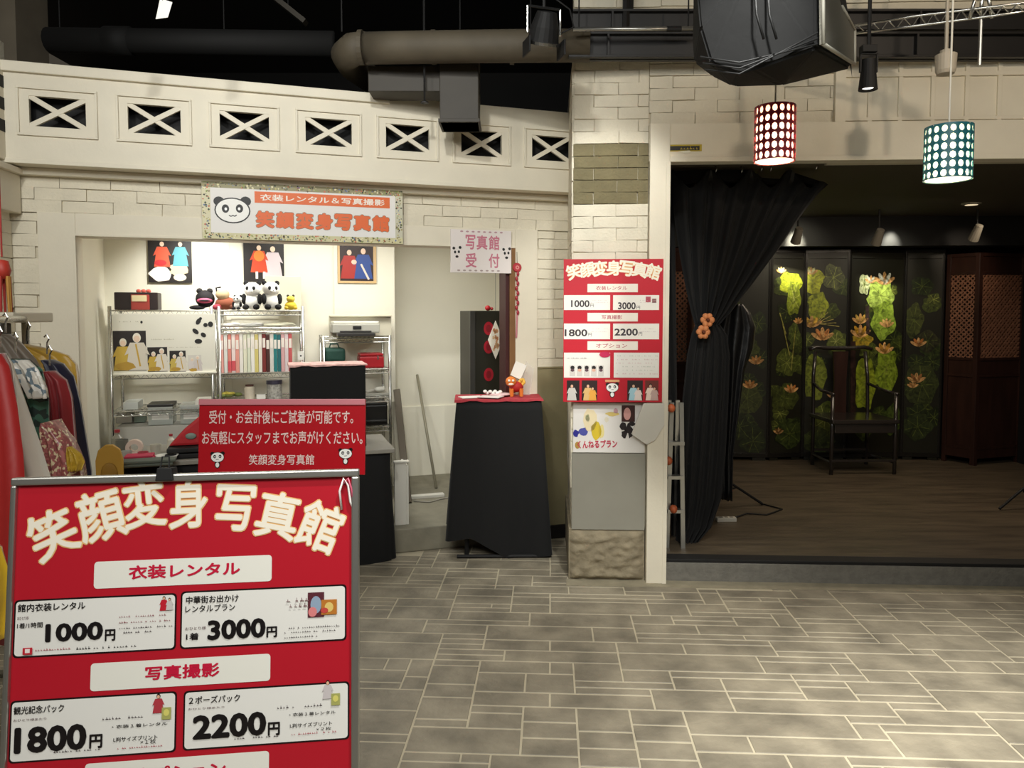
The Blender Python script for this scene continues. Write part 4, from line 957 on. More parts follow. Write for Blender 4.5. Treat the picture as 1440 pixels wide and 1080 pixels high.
# printer rack
zp0 = Fz(500, 475, DR)
t = thing('printer', 'grey and white photo printer on top of the right rack', 'printer', seat(502, zC[0], DR-.02))
gm, gl = mat('printer_grey', 'A9A79C', .4), mat('printer_light', 'D5D2C6', .4)
box('body', gm, t, (-.17, .16, 0, .28, .03, .095), bevel=.008); box('lid', gl, t, (-.165, .155, .01, .27, .095, .112), bevel=.006)
box('paper_tray', mat('tray_dark', '2A2826', .4), t, (-.14, .12, -.07, .05, .008, .03), bevel=.004); box('control_panel', M_black, t, (-.03, .03, -.005, .0, .055, .08), bevel=.002); box('output_slot', mat('tray_dark', '2A2826', .4), t, (-.12, .10, -.004, .0, .034, .046), bevel=0)
t = thing('top_shelf_board', 'cream boxed shelf hood behind the printer on the right rack', 'shelf', seat(505, zC[0], DR-.31))
box('board', mat('cream_board', 'CFC9B4', .5), t, (-.22, .24, 0, .02, 0, .16), bevel=.003); box('top', mat('cream_board', 'CFC9B4', .5), t, (-.22, .24, -.04, .0, .145, .16), bevel=.003)
t = thing('green_bag', 'dark green bag on the second level of the right rack', 'bag', seat(469, zC[1], DR-.04))
box('body', mat('bag_green', '1E4A3E', .6, bump=.2), t, (-.07, .08, 0, .2, .05, .145), bevel=.02); box('black_base', M_black, t, (-.07, .08, -.002, .2, 0, .05), bevel=.008); box('white_label', mat('label_white', 'E8E6DE', .6), t, (-.03, .05, -.005, -.001, .02, .035), bevel=0)
MB().tube([(-.03, .05, .14), (-.02, .05, .175), (.03, .05, .175), (.04, .05, .14)], .006, 6).build('handle', mat('bag_green', '1E4A3E', .6), t)
t = thing('red_case', 'bright red case beside the green bag on the right rack', 'case', seat(522, zC[1], DR-.04))
box('body', M_redpl, t, (-.085, .09, 0, .18, 0, .085), bevel=.012); box('lid', M_redpl, t, (-.08, .085, .0, .18, .087, .105), bevel=.006); box('latch', M_chrome, t, (.04, .05, -.006, 0, .06, .09), bevel=.001)
t = thing('cutter', 'grey paper cutter on the third level of the right rack', 'tool', seat(530, zC[2], DR-.05))
box('base', gm, t, (-.09, .08, 0, .2, 0, .02), bevel=.004); MB().bar((-.07, .02, .035), (.07, .15, .05), .02, .012).build('arm', gl, t, fixn=True); m_ = MB(); m_.ball((.02, .04, .045), (.04, .03, .02)); m_.build('hood', gl, t, smooth=True)
t = thing('black_printer', 'black printer on the fourth level of the right rack', 'printer', seat(528, zC[3], DR-.02))
box('body', mat('satin_black', '151414', .35), t, (-.12, .08, 0, .3, 0, .15), bevel=.01); box('front_tray', mat('satin_black2', '22211F', .3), t, (-.1, .07, -.04, .0, .03, .045), bevel=.004); box('lid', mat('satin_black2', '22211F', .3), t, (-.12, .08, .0, .3, .15, .165), bevel=.006)
t = thing('paper_pile', 'pile of white paper below the black printer', 'paper', seat(528, zC[4], DR-.02))
for k in range(4): MB().box(-.1, .09, .0, .2, k*.012, k*.012+.010).build('sheets', mat('card_white', 'EEEBE2', .6), t, Matrix.Rotation(rk.uniform(-.08, .08), 4, 'Z'))
# wall posters
def person_poster(px0, py0, px1, py1, label, draw, d=-1.18, edge='E8DCC0'):
    p0, q0, p1, q1 = fb(px0, py0, px1, py1, d)
    t = thing('photo_poster', label, 'poster', F.M(0, 0, d))
    MB().box(p0, p1, q0, q1, -.01, 0).build('sheet', mat('poster_dark', '1D1614', .5), t)
    A = Art(); draw(A, p0, q0, p1-p0, q1-q0); A.build('photo_print', t, Matrix.Translation((0, 0, .001)))
    return t
def d1(A, x, y, w_, h):
    A.blob(x+w_*.28, y+h*.20, w_*.24, h*.16, 'F2ECDD'); A.blob(x+w_*.70, y+h*.30, w_*.22, h*.15, 'EAD2A8'); A.layer()
    A.fig(x+w_*.32, y+h*.36, h*.62, 'D8583A', 'F0D0B8', '2A1A14'); A.layer(); A.fig(x+w_*.74, y+h*.38, h*.6, '5FA8B4', 'F0D0B8', '201812'); A.layer(); A.ell(x+w_*.28, y+h*.45, w_*.14, h*.07, 'C02A30'); A.ell(x+w_*.72, y+h*.12, w_*.15, h*.08, 'EEE2C8')
def d2(A, x, y, w_, h):
    A.fig(x+w_*.72, y+h*.15, h*.82, 'D2C4C8', 'F0D0B8'); A.layer(); A.fig(x+w_*.38, y+h*.24, h*.74, 'C84422', 'F0D0B8'); A.layer(); A.ell(x+w_*.38, y+h*.66, w_*.13, h*.14, 'E08030')
    A.rect(x+w_*.29, y+h*.08, x+w_*.35, y+h*.26, 'EDE0D4'); A.rect(x+w_*.47, y+h*.08, x+w_*.53, y+h*.26, 'EDE0D4')
def d3(A, x, y, w_, h):
    A.rect(x, y, x+w_, y+h, 'C8A878'); A.layer(); A.rect(x+w_*.06, y+h*.06, x+w_*.92, y+h, '2A1614'); A.layer(); A.fig(x+w_*.3, y+h*.12, h*.8, 'A02820', 'E8C0A8'); A.layer(); A.fig(x+w_*.66, y+h*.12, h*.85, '2A4688', 'E8C0A8'); A.layer(); A.line(x+w_*.6, y+h*.5, x+w_*.8, y+h*.1, w_*.05, 'D8C8B8'); A.layer(); A.ell(x+w_*.42, y+h*.55, w_*.07, h*.06, 'E8C0A8')
person_poster(209, 337, 269, 397, 'costume photo of red and light blue dressed guests, above the striped case', d1)
person_poster(343, 342, 399, 396, 'costume photo of a child in orange-red, above the panda plush toys', d2)
person_poster(475, 345, 529, 398, 'costume photo with blue and red robes, above the printer', d3)
# leaning things by the recess
def lean(name, m, p0, p1, w_, th, label, cat):
    t = MB().bar(p0, p1, w_, th, up=V((0, -1, .1))).build(name, m, None, fixn=True, bevel=.002); return tag(t, label, cat)
g0 = F.pt(Fa(572, -.62), .15, -.62); 
lean('leaning_board', mat('board_brown', '5A5040', .6), F.pt(Fa(572, -.62), .155, -.62), F.pt(Fa(557, -1.1), Fz(557, 548, -1.1), -1.1), .05, .02, 'narrow dark brown board leaning beside the right rack', 'board')
lean('leaning_board', mat('board_grey', 'A09A88', .6), F.pt(Fa(564, -.70), .155, -.70), F.pt(Fa(553, -1.12), Fz(553, 565, -1.12), -1.12), .04, .015, 'narrow pale grey board leaning behind the dark brown board', 'board')
pl0 = F.pt(Fa(612, -1.0), .155, -1.0); pl1 = F.pt(Fa(586, -1.46), Fz(586, 527, -1.46), -1.46)
tag(MB().tube([pl0, pl1], .011, 10).build('leaning_pole', mat('pole_grey', '8A8470', .5), None, smooth=True), 'thin grey pole leaning against the recess wall', 'pole')
w0 = F.hit(563, 722, -.10)
t = thing('white_stand', 'narrow white upright panel stand at the end of the counter', 'stand', F.Z(Fa(563, -.10), .15, -.10))
box('front_panel', mat('white_gloss', 'DAD7CC', .5), t, (-.045, .03, 0, .02, 0, .40), bevel=.003); box('side_panel', mat('white_gloss', 'DAD7CC', .5), t, (.03, .045, .0, .22, 0, .38), bevel=.003); box('lip', mat('white_gloss', 'DAD7CC', .5), t, (-.05, .05, -.008, .03, .40, .412), bevel=.003)
tr_ = F.Z(Fa(600, -.75), .15, -.75)
tag(MB().box(-.14, .12, -.03, .03, 0, .022).build('cable_cover', mat('white_gloss', 'DAD7CC', .5), None, tr_, bevel=.004), 'white cable cover strip on the raised reception floor', 'cable cover')
tag(MB().tube([(-.12, -.1, .006), (-.02, -.16, .006), (.08, -.10, .006), (.2, -.06, .006), (.3, -.12, .006)], .005, 6).build('floor_cable', mat('grey_cable', '9A958A', .5), None, tr_, smooth=True), 'thin grey cable curling on the raised reception floor', 'cable')
#PART5

# ================================================================== COSTUMES ON THE RAIL (left)
def loft(name, m, parent, rows, Y, th=.05, folds=3, amp=.012, n=18, seed=0, yt=None, M=None, label=None, top=None):
    """closed draped body from outline rows (py, left px, right px); front and back sheets with folds"""
    r = random.Random(seed); p1, p2 = r.uniform(0, 6), r.uniform(0, 6); mb = MB(); N = 2*n
    pts = []
    for i, (py, xl, xr) in enumerate(rows):
        if i: 
            a = rows[i-1]
            for k in range(1, 4): t = k/4; pts.append((a[0]+(py-a[0])*t, a[1]+(xl-a[1])*t, a[2]+(xr-a[2])*t))
        pts.append((py, xl, xr))
    T = (M.inverted() if M is not None else I4)
    for i, (py, xl, xr) in enumerate(pts):
        v = i/(len(pts)-1); y0 = Y+(yt(v) if yt else 0); A_, B_ = P(xl, py, y0), P(xr, py, y0)
        for k in range(N):
            if k < n: u = k/(n-1); sg = -1
            else: u = 1-(k-n)/(n-1); sg = 1
            q = A_.lerp(B_, u)
            f = (sin(u*folds*2*pi+p1+v*1.3)+.4*sin(u*folds*3.7*pi+p2-v*2))*amp*min(1, .3+v*1.6)
            lens = sqrt(max(0, 1-(2*u-1)**2))*th/2
            if top: q = q-V((0, 0, top(u)*max(0, 1-v*2.2)**2))
            mb.v.append(T @ V((q.x, q.y+f+sg*lens, q.z)))
    R_ = len(pts)
    for i in range(R_-1):
        for k in range(N): mb.f.append((i*N+k, (i+1)*N+k, (i+1)*N+(k+1) % N, i*N+(k+1) % N)); mb.m.append(0)
    mb.f.append(tuple(range(N))); mb.f.append(tuple(range((R_-1)*N, R_*N))[::-1]); mb.m += [0, 0]
    return mb.build(name, m, parent, smooth=True, label=label)
def satin(n, c, r=.35, **k): return mat(n, c, r, sheen=.2, bump=.25, bscale=18, **k)
def pattern(name, base, cols, scale=40, rough=.5):
    m = mat(name, base, rough); nt = m.node_tree; b = nt.nodes['Principled BSDF']
    g = nt.nodes.new('ShaderNodeNewGeometry'); v = nt.nodes.new('ShaderNodeTexVoronoi'); v.inputs['Scale'].default_value = scale
    nt.links.new(g.outputs['Position'], v.inputs['Vector']); cr = nt.nodes.new('ShaderNodeValToRGB'); cr.color_ramp.interpolation = 'CONSTANT'
    e = cr.color_ramp.elements; e[0].color = (*lin(base), 1); e[0].position = 0
    for i, c in enumerate(cols):
        x = e[1] if i == 0 else e.new(.5); x.position = .45+i*.5/len(cols); x.color = (*lin(c), 1)
    sp = nt.nodes.new('ShaderNodeSeparateColor'); nt.links.new(v.outputs['Color'], sp.inputs[0]); nt.links.new(sp.outputs[0], cr.inputs[0]); nt.links.new(cr.outputs[0], b.inputs['Base Color'])
    return m
rail0, rail1 = P(-90, 452, 1.9), P(36, 470, 2.95)
rz_ = rail0.z
def robe(label, parts_, Y, hpx, hpy, name='costume_robe'):
    c = P(hpx, hpy, Y); t = thing(name, label, 'costume', Mz((c.x, c.y, c.z)), 'costumes on the rail')
    for (nm, m, rows, th, fo, sd_, dy) in parts_:
        loft(nm, m, t, rows, Y+dy, th, fo, .010, seed=sd_, M=Mz((c.x, c.y, c.z)))
    hk = P(hpx, hpy-26, Y); inv = Mz((-c.x, -c.y, -c.z))
    MB().tube([inv @ P(hpx, hpy+6, Y), inv @ P(hpx, hpy-10, Y), inv @ P(hpx+3, hpy-16, Y), inv @ P(hpx, hpy-22, Y), inv @ P(hpx-4, hpy-18, Y)], .003, 6).build('hook', M_chrome, t)
    return t
L_ = 900
robe('glossy red satin robe at the near end of the costume rail', [('body', satin('red_satin', 'A01612', .55), [(498, -60, 2), (515, -75, 12), (570, -90, 22), (640, -95, 30), (720, -98, 34), (L_, -100, 34)], .10, 7, 1, 0)], 1.95, -20, 480)
robe('white robe with long hanging sleeve behind the red satin robe', [('body', mat('cream_cotton', 'E9E2D2', .8, bump=.2, bscale=20), [(497, -30, 6), (510, -30, 16), (560, -25, 34), (620, -20, 55), (672, -15, 70), (780, -10, 72), (L_, -10, 60)], .07, 2, 2, 0), ('white_collar', mat('white_cotton', 'EDEAE4', .7), [(499, -2, 7), (525, 3, 14), (570, 12, 20), (630, 20, 27)], .02, 1, 3, -.05)], 2.15, 0, 482)
robe('dark robe with a multicoloured leaf pattern and pale stripes, behind the white robe', [('body', pattern('leaf_pattern', '22322E', ['3F6A58', 'A3A396', '7A2E30', '1A1C1E', 'C9C2B8'], 45), [(505, 2, 40), (520, 5, 58), (560, 10, 66), (620, 22, 66), (680, 30, 68), (780, 30, 66), (L_, 30, 60)], .06, 3, 4, 0), ('striped_yoke', pattern('stripe_pattern', 'CFC9BE', ['6A7A84', 'E8E4DC', '99A6A0'], 70), [(506, 12, 40), (520, 22, 55), (545, 36, 66), (560, 42, 68)], .03, 2, 5, -.05)], 2.35, 22, 490)
robe('grey and brown shouldered robe with pink lining, in the middle of the rail', [('body', satin('taupe_satin', '6E6254', .5), [(470, -10, 14), (482, -10, 30), (505, -5, 52), (520, 0, 60), (600, 5, 60), (L_, 10, 60)], .06, 2, 6, 0)], 2.5, 8, 462)
robe('plain dark red robe between the patterned robe and the navy robe', [('body', satin('dark_red_satin', '8E1C22', .5), [(522, 62, 76), (535, 62, 92), (560, 64, 99), (610, 70, 103), (660, 76, 108), (780, 74, 106), (L_, 74, 104)], .06, 3, 7, 0)], 2.62, 70, 508)
robe('navy blue robe with narrow hanging edge behind the dark red robe', [('body', satin('navy_satin', '15152E', .45), [(506, 60, 74), (512, 62, 88), (530, 66, 102), (570, 72, 111), (620, 80, 119), (664, 86, 126), (780, 80, 124), (L_, 80, 122)], .06, 2, 8, 0)], 2.78, 66, 492)
robe('golden yellow robe over the far end of the costume rail', [('body', satin('gold_satin', 'B08A2A', .4), [(484, 22, 34), (490, 24, 66), (500, 32, 96), (512, 44, 107), (530, 56, 110), (600, 62, 112), (L_, 64, 112)], .07, 3, 9, 0), ('frog_knots', satin('gold_trim', 'C8A44A', .5), [(518, 56, 74), (524, 58, 84), (534, 62, 84)], .03, 2, 10, -.10)], 2.92, 40, 474)
# sequinned pink and gold hem standing up among the robes
t = thing('sequin_skirt', 'pink and gold sequinned cone-shaped skirt under the red robe', 'costume', Mz(P(90, 640, 2.25)))
loft('skirt', pattern('sequin_pattern', '9A5A58', ['B8706A', 'D8C47A', 'E8D8B0', '7A3A44'], 120, .3), t, [(592, 70, 74), (600, 66, 82), (620, 63, 100), (650, 60, 113), (680, 60, 118), (800, 55, 120), (L_, 55, 120)], 2.25, .10, 4, .012, seed=12, M=Mz(P(90, 640, 2.25)))
loft('gold_brooch', mat('gold_trim2', 'B8962E', .4, bump=.6, bscale=60), t, [(628, 96, 100), (638, 93, 112), (650, 95, 118), (662, 98, 114)], 2.20, .02, 3, .008, seed=13, M=Mz(P(90, 640, 2.25)))
t = thing('yellow_sleeve', 'bright yellow sleeve hanging low at the left edge, beside the price board', 'costume', Mz(P(-2, 820, 1.9)))
loft('sleeve', satin('yellow_satin', 'D9B21E', .5), t, [(770, -30, 0), (800, -34, 8), (840, -34, 8), (862, -30, 4), (900, -30, 2)], 1.82, .05, 2, .01, seed=14, M=Mz(P(-2, 820, 1.9)))
# the rail itself
t = thing('costume_rail', 'chrome garment rail carrying the costumes at the left edge', 'clothes rail', Mz((rail0.x, rail0.y, 0)))
inv = Mz((-rail0.x, -rail0.y, 0)); r0, r1 = inv @ rail0, inv @ rail1
r1.z = r0.z
MB().tube([r0, r1], .012, 10).build('top_bar', M_chrome, t, smooth=True)
for e in (r0, r1):
    MB().tube([V((e.x, e.y, 0)), e], .014, 10).build('upright', M_chrome, t, smooth=True)
    MB().tube([V((e.x-.25, e.y+.04, .014)), V((e.x+.25, e.y-.04, .014))], .014, 10).build('foot', M_chrome, t, smooth=True)
# white bracket and red tassel on the side wall
c = P(2, 452, 2.9)
tb = thing('wall_bracket', 'white shelf bracket with a grey clamp at the left edge above the costumes', 'bracket', Mz((c.x-.2, c.y, c.z)))
box('shelf', M_white, tb, (-.25, .28, -.05, .2, -.005, .035), bevel=.006); box('clamp', mat('clamp_grey', '4A4640', .5), tb, (.12, .24, -.06, .0, -.09, -.006), bevel=.006)
c = P(4, 400, 2.7)
tt = thing('red_tassel', 'red and gold tassel ornament hanging at the far left edge', 'ornament', Mz(c))
MB().tube([(0, 0, .10), (0, 0, .42)], .003, 6).build('cord', mat('cord_red', 'A8281E', .6), tt)
MB().lathe([(.001, .09), (.02, .085), (.028, .05), (.02, .02), (.001, .02)], 14).build('knot', mat('knot_red', 'B8382A', .5), tt, smooth=True)
for k in range(7): MB().tube([(.022*cos(k), .022*sin(k), .03), (.026*cos(k), .026*sin(k), -.10)], [.006, .004], 6).build('strand', mat('tassel_gold' if k % 3 == 0 else 'tassel_red', 'C08A3A' if k % 3 == 0 else 'A8281E', .6), tt)

# ================================================================== POSTERS ON THE PILLAR
CP = .062
def rbx(x0, y0, x1, y1, c=CP):
    p0, q0 = RF.hit(x0, y1, c); p1, q1 = RF.hit(x1, y0, c); return p0, q0, p1, q1
a0, b0_, a1, b1_ = rbx(792, 364, 933, 565)
pp = thing('price_poster', 'red and white price poster mounted on the brick pillar', 'poster', RF.M(0, 0, CP))
MB().box(a0, a1, b0_, b1_, -.012, 0).build('poster_board', mat('poster_red', 'BE1428', .45), pp)
for i, c_ in enumerate('笑顔変身写真館'):
    px = 805+i*18.6; py = 383-(1-((i-3)/3.3)**2)*6; p_, q_ = RF.hit(px+2, py, CP); A = Art(); rot = -(i-3)*.10; s_ = .042
    A.text(c_, p_-s_, q_-s_, p_+s_, q_+s_, 'E9B878', .05, rot); A.layer(); A.text(c_, p_-s_, q_-s_, p_+s_, q_+s_, 'F4EEDC', .024, rot)
    A.build('heading_letter', pp, Matrix.Translation((0, 0, .001)))
for y0, y1, tx in ((399, 411, '衣装レンタル'), (440, 452, '写真撮影'), (480, 492, 'オプション')):
    A = Art(); e = rbx(826, y0, 897, y1); A.rect(*e, 'EFE6D8'); A.layer(); e = rbx(838 if len(tx) > 4 else 846, y0+3, 882 if len(tx) > 4 else 875, y1-3); A.text(tx, *e, 'B04858', .01); A.build('title_strip', pp, Matrix.Translation((0, 0, .001)))
for (x0, y0, x1, y1), tx, tb in (((793, 415, 858, 436), '1000', (803, 422, 829, 432)), ((862, 415, 927, 436), '3000', (869, 425, 894, 435)), ((793, 455, 858, 477), '1800', (794, 463, 826, 473)), ((862, 455, 927, 477), '2200', (864, 462, 897, 472))):
    A = Art(); A.rect(*rbx(x0, y0, x1, y1), 'EDE8DE'); A.layer(); A.text(tx, *rbx(*tb), '3A3034', .025)
    e = rbx(x0+38, y0+4, x1-4, y1-5); A.scrib(e[0], e[3]-.015, e[2], .006, 'C9B8B8'); A.scrib(e[0], e[1]+.02, e[2], .006, 'C9B8B8'); e = rbx(tb[2]+1, tb[3]-5, tb[2]+6, tb[3]); A.text('円', *e, '3A3034', 0)
    if tx == '3000': A.rect(*rbx(908, 417, 915, 425), 'B04A5A'); A.rect(*rbx(917, 420, 923, 426), '8A5A5A')
    A.build('price_panel', pp, Matrix.Translation((0, 0, .001)))
A = Art(); A.rect(*rbx(793, 496, 858, 531), 'E6E2DA'); A.layer()
for k in range(5): e = rbx(801+k*10, 514, 809+k*10, 529); A.rect(*e, 'CFC8C0'); A.layer(); A.ell((e[0]+e[2])/2, e[3]-.012, .011, .011, '1A1616'); A.layer(); A.ell((e[0]+e[2])/2, e[3]-.026, .010, .008, 'D8A890' if k % 2 else '5A4048')
e = rbx(843, 494, 858, 503); A.ell((e[0]+e[2])/2, (e[1]+e[3])/2, .03, .016, 'C02050'); e = rbx(797, 500, 825, 504); A.scrib(e[0], e[1], e[2], .008, '8A8080'); A.build('option_panel', pp, Matrix.Translation((0, 0, .001)))
A = Art(); A.rect(*rbx(863, 496, 927, 531), 'E6E2DA'); A.layer()
for k in range(6): e = rbx(866, 499+k*5, 924, 501+k*5); A.scrib(e[0], e[1], e[2], .007, random.choice(['B8A8A8', 'A8B0A0', 'C89098']), .5)
A.build('option_panel', pp, Matrix.Translation((0, 0, .001)))
A = Art(); e = rbx(793, 533, 933, 564)
for x0, x1, c1, c2, bg in ((797, 815, 'C9C4BC', None, '1A1010'), (818, 840, 'D8B070', 'E0A040', '2A1412'), (882, 904, 'A8D0DC', 'E8D8D0', '2A1818'), (907, 926, 'F0D8C8', 'C8A8A0', '6A2A20')):
    q = rbx(x0, 535, x1, 563); A.z = .0004; A.rect(*q, bg); A.layer(); A.fig(q[0]+(q[2]-q[0])*.4, q[1], (q[3]-q[1])*.85, c1); A.layer()
    if c2: A.fig(q[0]+(q[2]-q[0])*.7, q[1], (q[3]-q[1])*.7, c2)
A.z = .0004; x_, y_ = RF.hit(861, 545, CP); A.panda(x_, y_, .032, True); q = rbx(851, 534, 871, 537); A.rect(*q, 'E0A878')
A.build('photo_strip', pp, Matrix.Translation((0, 0, .001)))
# lower poster and folded white paper
a0, b0_, a1, b1_ = rbx(806, 567, 907, 636, .012)
lp = thing('plan_poster', 'white poster with coloured costume figures and red writing, below the price poster', 'poster', RF.M(0, 0, .012))
MB().box(a0, a1, b0_, b1_, -.006, 0).build('sheet', mat('sheet_white', 'E4E0DA', .5), lp)
A = Art()
def rp(px, py): return RF.hit(px, py, .012)
for px, py, rx, ry, c in ((830, 592, 9, 18, 'E8D8B0'), (838, 606, 7, 13, 'D8BC30'), (846, 607, 4, 10, 'E8D890'), (810, 609, 4, 5, '2A2A8A'), (820, 607, 6, 6, '4A50A0'), (826, 588, 3, 6, 'B8C090'), (862, 582, 10, 3, 'D8C070'), (853, 590, 3, 4, 'E0D8C0'), (866, 578, 3, 4, 'C8A0A8')):
    x, y = rp(px, py); A.blob(x, y, rx*.0039, ry*.0039, c, 12, .2)
A.layer(); A.rect(*rbx(874, 570, 893, 593, .012), '3A1410'); A.layer(); x, y = rp(882, 582); A.ell(x, y, .02, .035, 'D8A098'); A.layer()
for px, py, rx, ry in ((876, 600, 4, 7), (884, 604, 6, 6), (878, 610, 4, 6), (888, 596, 6, 3), (886, 612, 3, 4)):
    x, y = rp(px, py); A.blob(x, y, rx*.0039, ry*.0039, '1E1416', 10, .3)
A.layer(); A.text('くんねるプラン', *rbx(812, 619, 868, 630, .012), 'C2304A', .03, .03); x, y = rp(812, 626); A.ell(x, y, .014, .02, 'B08A40')
A.build('poster_print', lp, Matrix.Translation((0, 0, .001)))
fp = thing('folded_sheet', 'plain white pentagonal board fixed beside the lower poster, over the post', 'board', RF.M(0, 0, .055))
pg = [RF.hit(x, y, .055) for x, y in ((888, 610), (909, 625), (921, 619), (934, 598), (934, 567), (905, 567))]
MB().prism(pg, -.004, .004).build('board', mat('sheet_grey', 'D2CEC2', .5), fp, fixn=True)
# warning sticker on the header
a0, b0_, a1, b1_ = rbx(938, 203, 987, 213, .033)
ws_ = thing('warning_sticker', 'yellow and black warning sticker on the white header at its left end', 'sticker', RF.M(0, 0, .033))
MB().box(a0, a1, b0_, b1_, -.002, 0).build('sticker_base', mat('sticker_yellow', 'B8A020', .5), ws_)
A = Art(); A.rect(a0+.012, b0_+.005, a1-.012, b1_-.008, '1A1810'); A.layer(); A.scrib(a0+.02, b0_+.010, a1-.02, .016, 'C8B030'); A.poly([(a0+.06, b0_-.0), (a0+.10, b0_-.012), (a0+.13, b0_-.004), (a0+.12, b0_+.004)], 'E8E4D0'); A.build('sticker_print', ws_, Matrix.Translation((0, 0, .0006)))

# ================================================================== STAGE
YC = 4.42
cu = thing('tied_curtain', 'black curtain gathered to the left of the stage and tied with an orange flower', 'curtain', Mz((P(990, 600, YC).x, YC, .12)))
Mc = Mz((P(990, 600, YC).x, YC, .12))
loft('curtain_cloth', M_curt, cu, [(238, 942, 1166), (252, 944, 1163), (272, 946, 1150), (310, 950, 1124), (350, 956, 1098), (400, 965, 1060), (440, 974, 1028), (458, 979, 1010)], YC, .05, 8, .028, 60, seed=21, M=Mc, top=lambda u: .11*abs(sin(pi*u*4))**1.5*(1 if u < .9 else .6)+(.0 if u < .9 else .9*(u-.9)))
loft('curtain_tail', M_curt, cu, [(456, 978, 1012), (470, 972, 1022), (500, 966, 1026), (560, 960, 1024), (640, 954, 1020), (700, 952, 1014), (740, 952, 1000), (772, 950, 972)], YC-.01, .06, 6, .02, 40, seed=22, M=Mc)
loft('side_drop', M_curt, cu, [(238, 938, 948), (400, 938, 950), (560, 941, 952), (760, 944, 956)], YC+.10, .02, 1, .01, seed=23, M=Mc)
iC = Mc.inverted()
MB().tube([iC @ P(938, 231, YC), iC @ P(1168, 232, YC)], .008, 8).build('curtain_rod', M_chrome, cu, smooth=True)
for px, py in ((1006, 238), (1042, 239), (1147, 234), (1083, 236), (1070, 236)):
    q = iC @ P(px, py, YC-.03); MB().tube([q+V((0, 0, .02)), q+V((.006, -.008, 0)), q+V((0, 0, -.02))], .005, 6).build('hook', M_chrome, cu, smooth=True)
# orange tie flowers
fl = thing('tie_flower', 'two orange fabric flowers on the curtain tie-back', 'flower', Mz(P(992, 458, YC-.09)))
fi = Mz(-P(992, 458, YC-.09))
for n_, (px, py, rr) in enumerate(((995, 450, .045), (989, 467, .045))):
    c = fi @ P(px, py, YC-.10)
    for k in range(6):
        a = k*pi/3+n_; m_ = MB(); m_.ball(c+V((cos(a)*rr*.55, .004*(k % 2), sin(a)*rr*.55)), (rr*.42, .012, rr*.42), 8, 5); m_.build('petal', mat('petal_orange', 'D98A55', .7), fl, smooth=True)
    m_ = MB(); m_.ball(c+V((0, -.012, 0)), (.011, .010, .011), 8, 5); m_.build('flower_centre', mat('petal_dark', '6A3418', .7), fl, smooth=True)
# black bag bundle beside the tie
t = thing('black_bundle', 'black cloth bundle bulging out behind the tied curtain', 'cloth', Mz((P(1030, 600, 4.9).x, 4.9, .12)))
loft('bundle', mat('black_nylon', '141416', .4, bump=.5, bscale=14), t, [(428, 1022, 1044), (440, 1012, 1056), (460, 1006, 1064), (490, 1004, 1060), (520, 1010, 1048), (640, 1010, 1030), (700, 1012, 1028)], 4.9, .16, 3, .02, seed=25, M=Mz((P(1030, 600, 4.9).x, 4.9, .12)))
# aluminium step ladder between post and curtain
Yl = 4.30
t = thing('step_ladder', 'folded aluminium step ladder with orange feet, between the white post and the curtain', 'ladder', Mz((P(948, 700, Yl).x, Yl, .12)))
il = Mz((-P(948, 700, Yl).x, -Yl, -.12))
zt2 = P(950, 566, Yl).z; xl = P(948, 700, Yl).x
for (xa, ya, xb, yb) in ((-.04, 0, -.02, .0), (.05, -.02, .035, .0), (-.02, .22, -.01, .12), (.06, .22, .04, .12)):
    MB().bar((xa, ya, .0), (xb, yb, zt2-.12), .025, .018, up=V((0, 1, 0))).build('rail', M_alu, t, fixn=True)
for k in range(3): MB().bar((-.045, -.01, .22+k*.2), (.05, -.01, .22+k*.2), .05, .02).build('step', M_alu, t, fixn=True)
for px, py in ((944, 574), (940, 648), (947, 716)):
    q = il @ P(px, py, Yl-.03); MB().ball(q, (.024, .024, .026), 10, 6).build('orange_cap', mat('cap_orange', 'C8663A', .5), t, smooth=True)
# folding lacquer screen
def screen_pt(px, Y): q = P(px, 500, Y); return V((q.x, q.y, .12))
ys = [6.90, 6.85, 6.90, 6.85, 6.91, 6.86, 6.92]; pxs = [1010, 1082, 1130, 1192, 1270, 1325]
scr = thing('folding_screen', 'black lacquer folding screen painted with lotus leaves and orange flowers on the stage', 'screen', Mz(screen_pt(1150, 6.85)))
si = scr.matrix_world.inverted(); hs = P(1150, 350, 6.85).z-.12
rf = random.Random(9)
GR = ['6C7A28', '8A9636', '55651F', 'A5AC4A', '4A5A20']
def flower(A, x, y, s, c='D98A3A'):
    for k in range(-2, 3):
        a = pi/2+k*.5; A.ell(x+cos(a)*s*.6, y+sin(a)*s*.6, s*.6, s*.2, c if k % 2 else 'E8B070', 10, a)
def leaf(A, x, y, rx, ry, c=None):
    c = c or rf.choice(GR); n = 22
    A.poly([(x+rx*(1+.14*sin(5*t+x*9)+rf.uniform(-.06, .06))*cos(t), y+ry*(1+.14*sin(4*t+y*7)+rf.uniform(-.06, .06))*sin(t)) for t in [2*pi*k/n for k in range(n)]], c); A.layer()
    c2 = '6A7630' if c[0] in '234' else rf.choice(['9DA54C', 'B9BC6A', '7D8A34'])
    for k in range(7): a = k*.9+x*5; A.line(x, y, x+rx*.85*cos(a), y+ry*.85*sin(a), .004, c2)
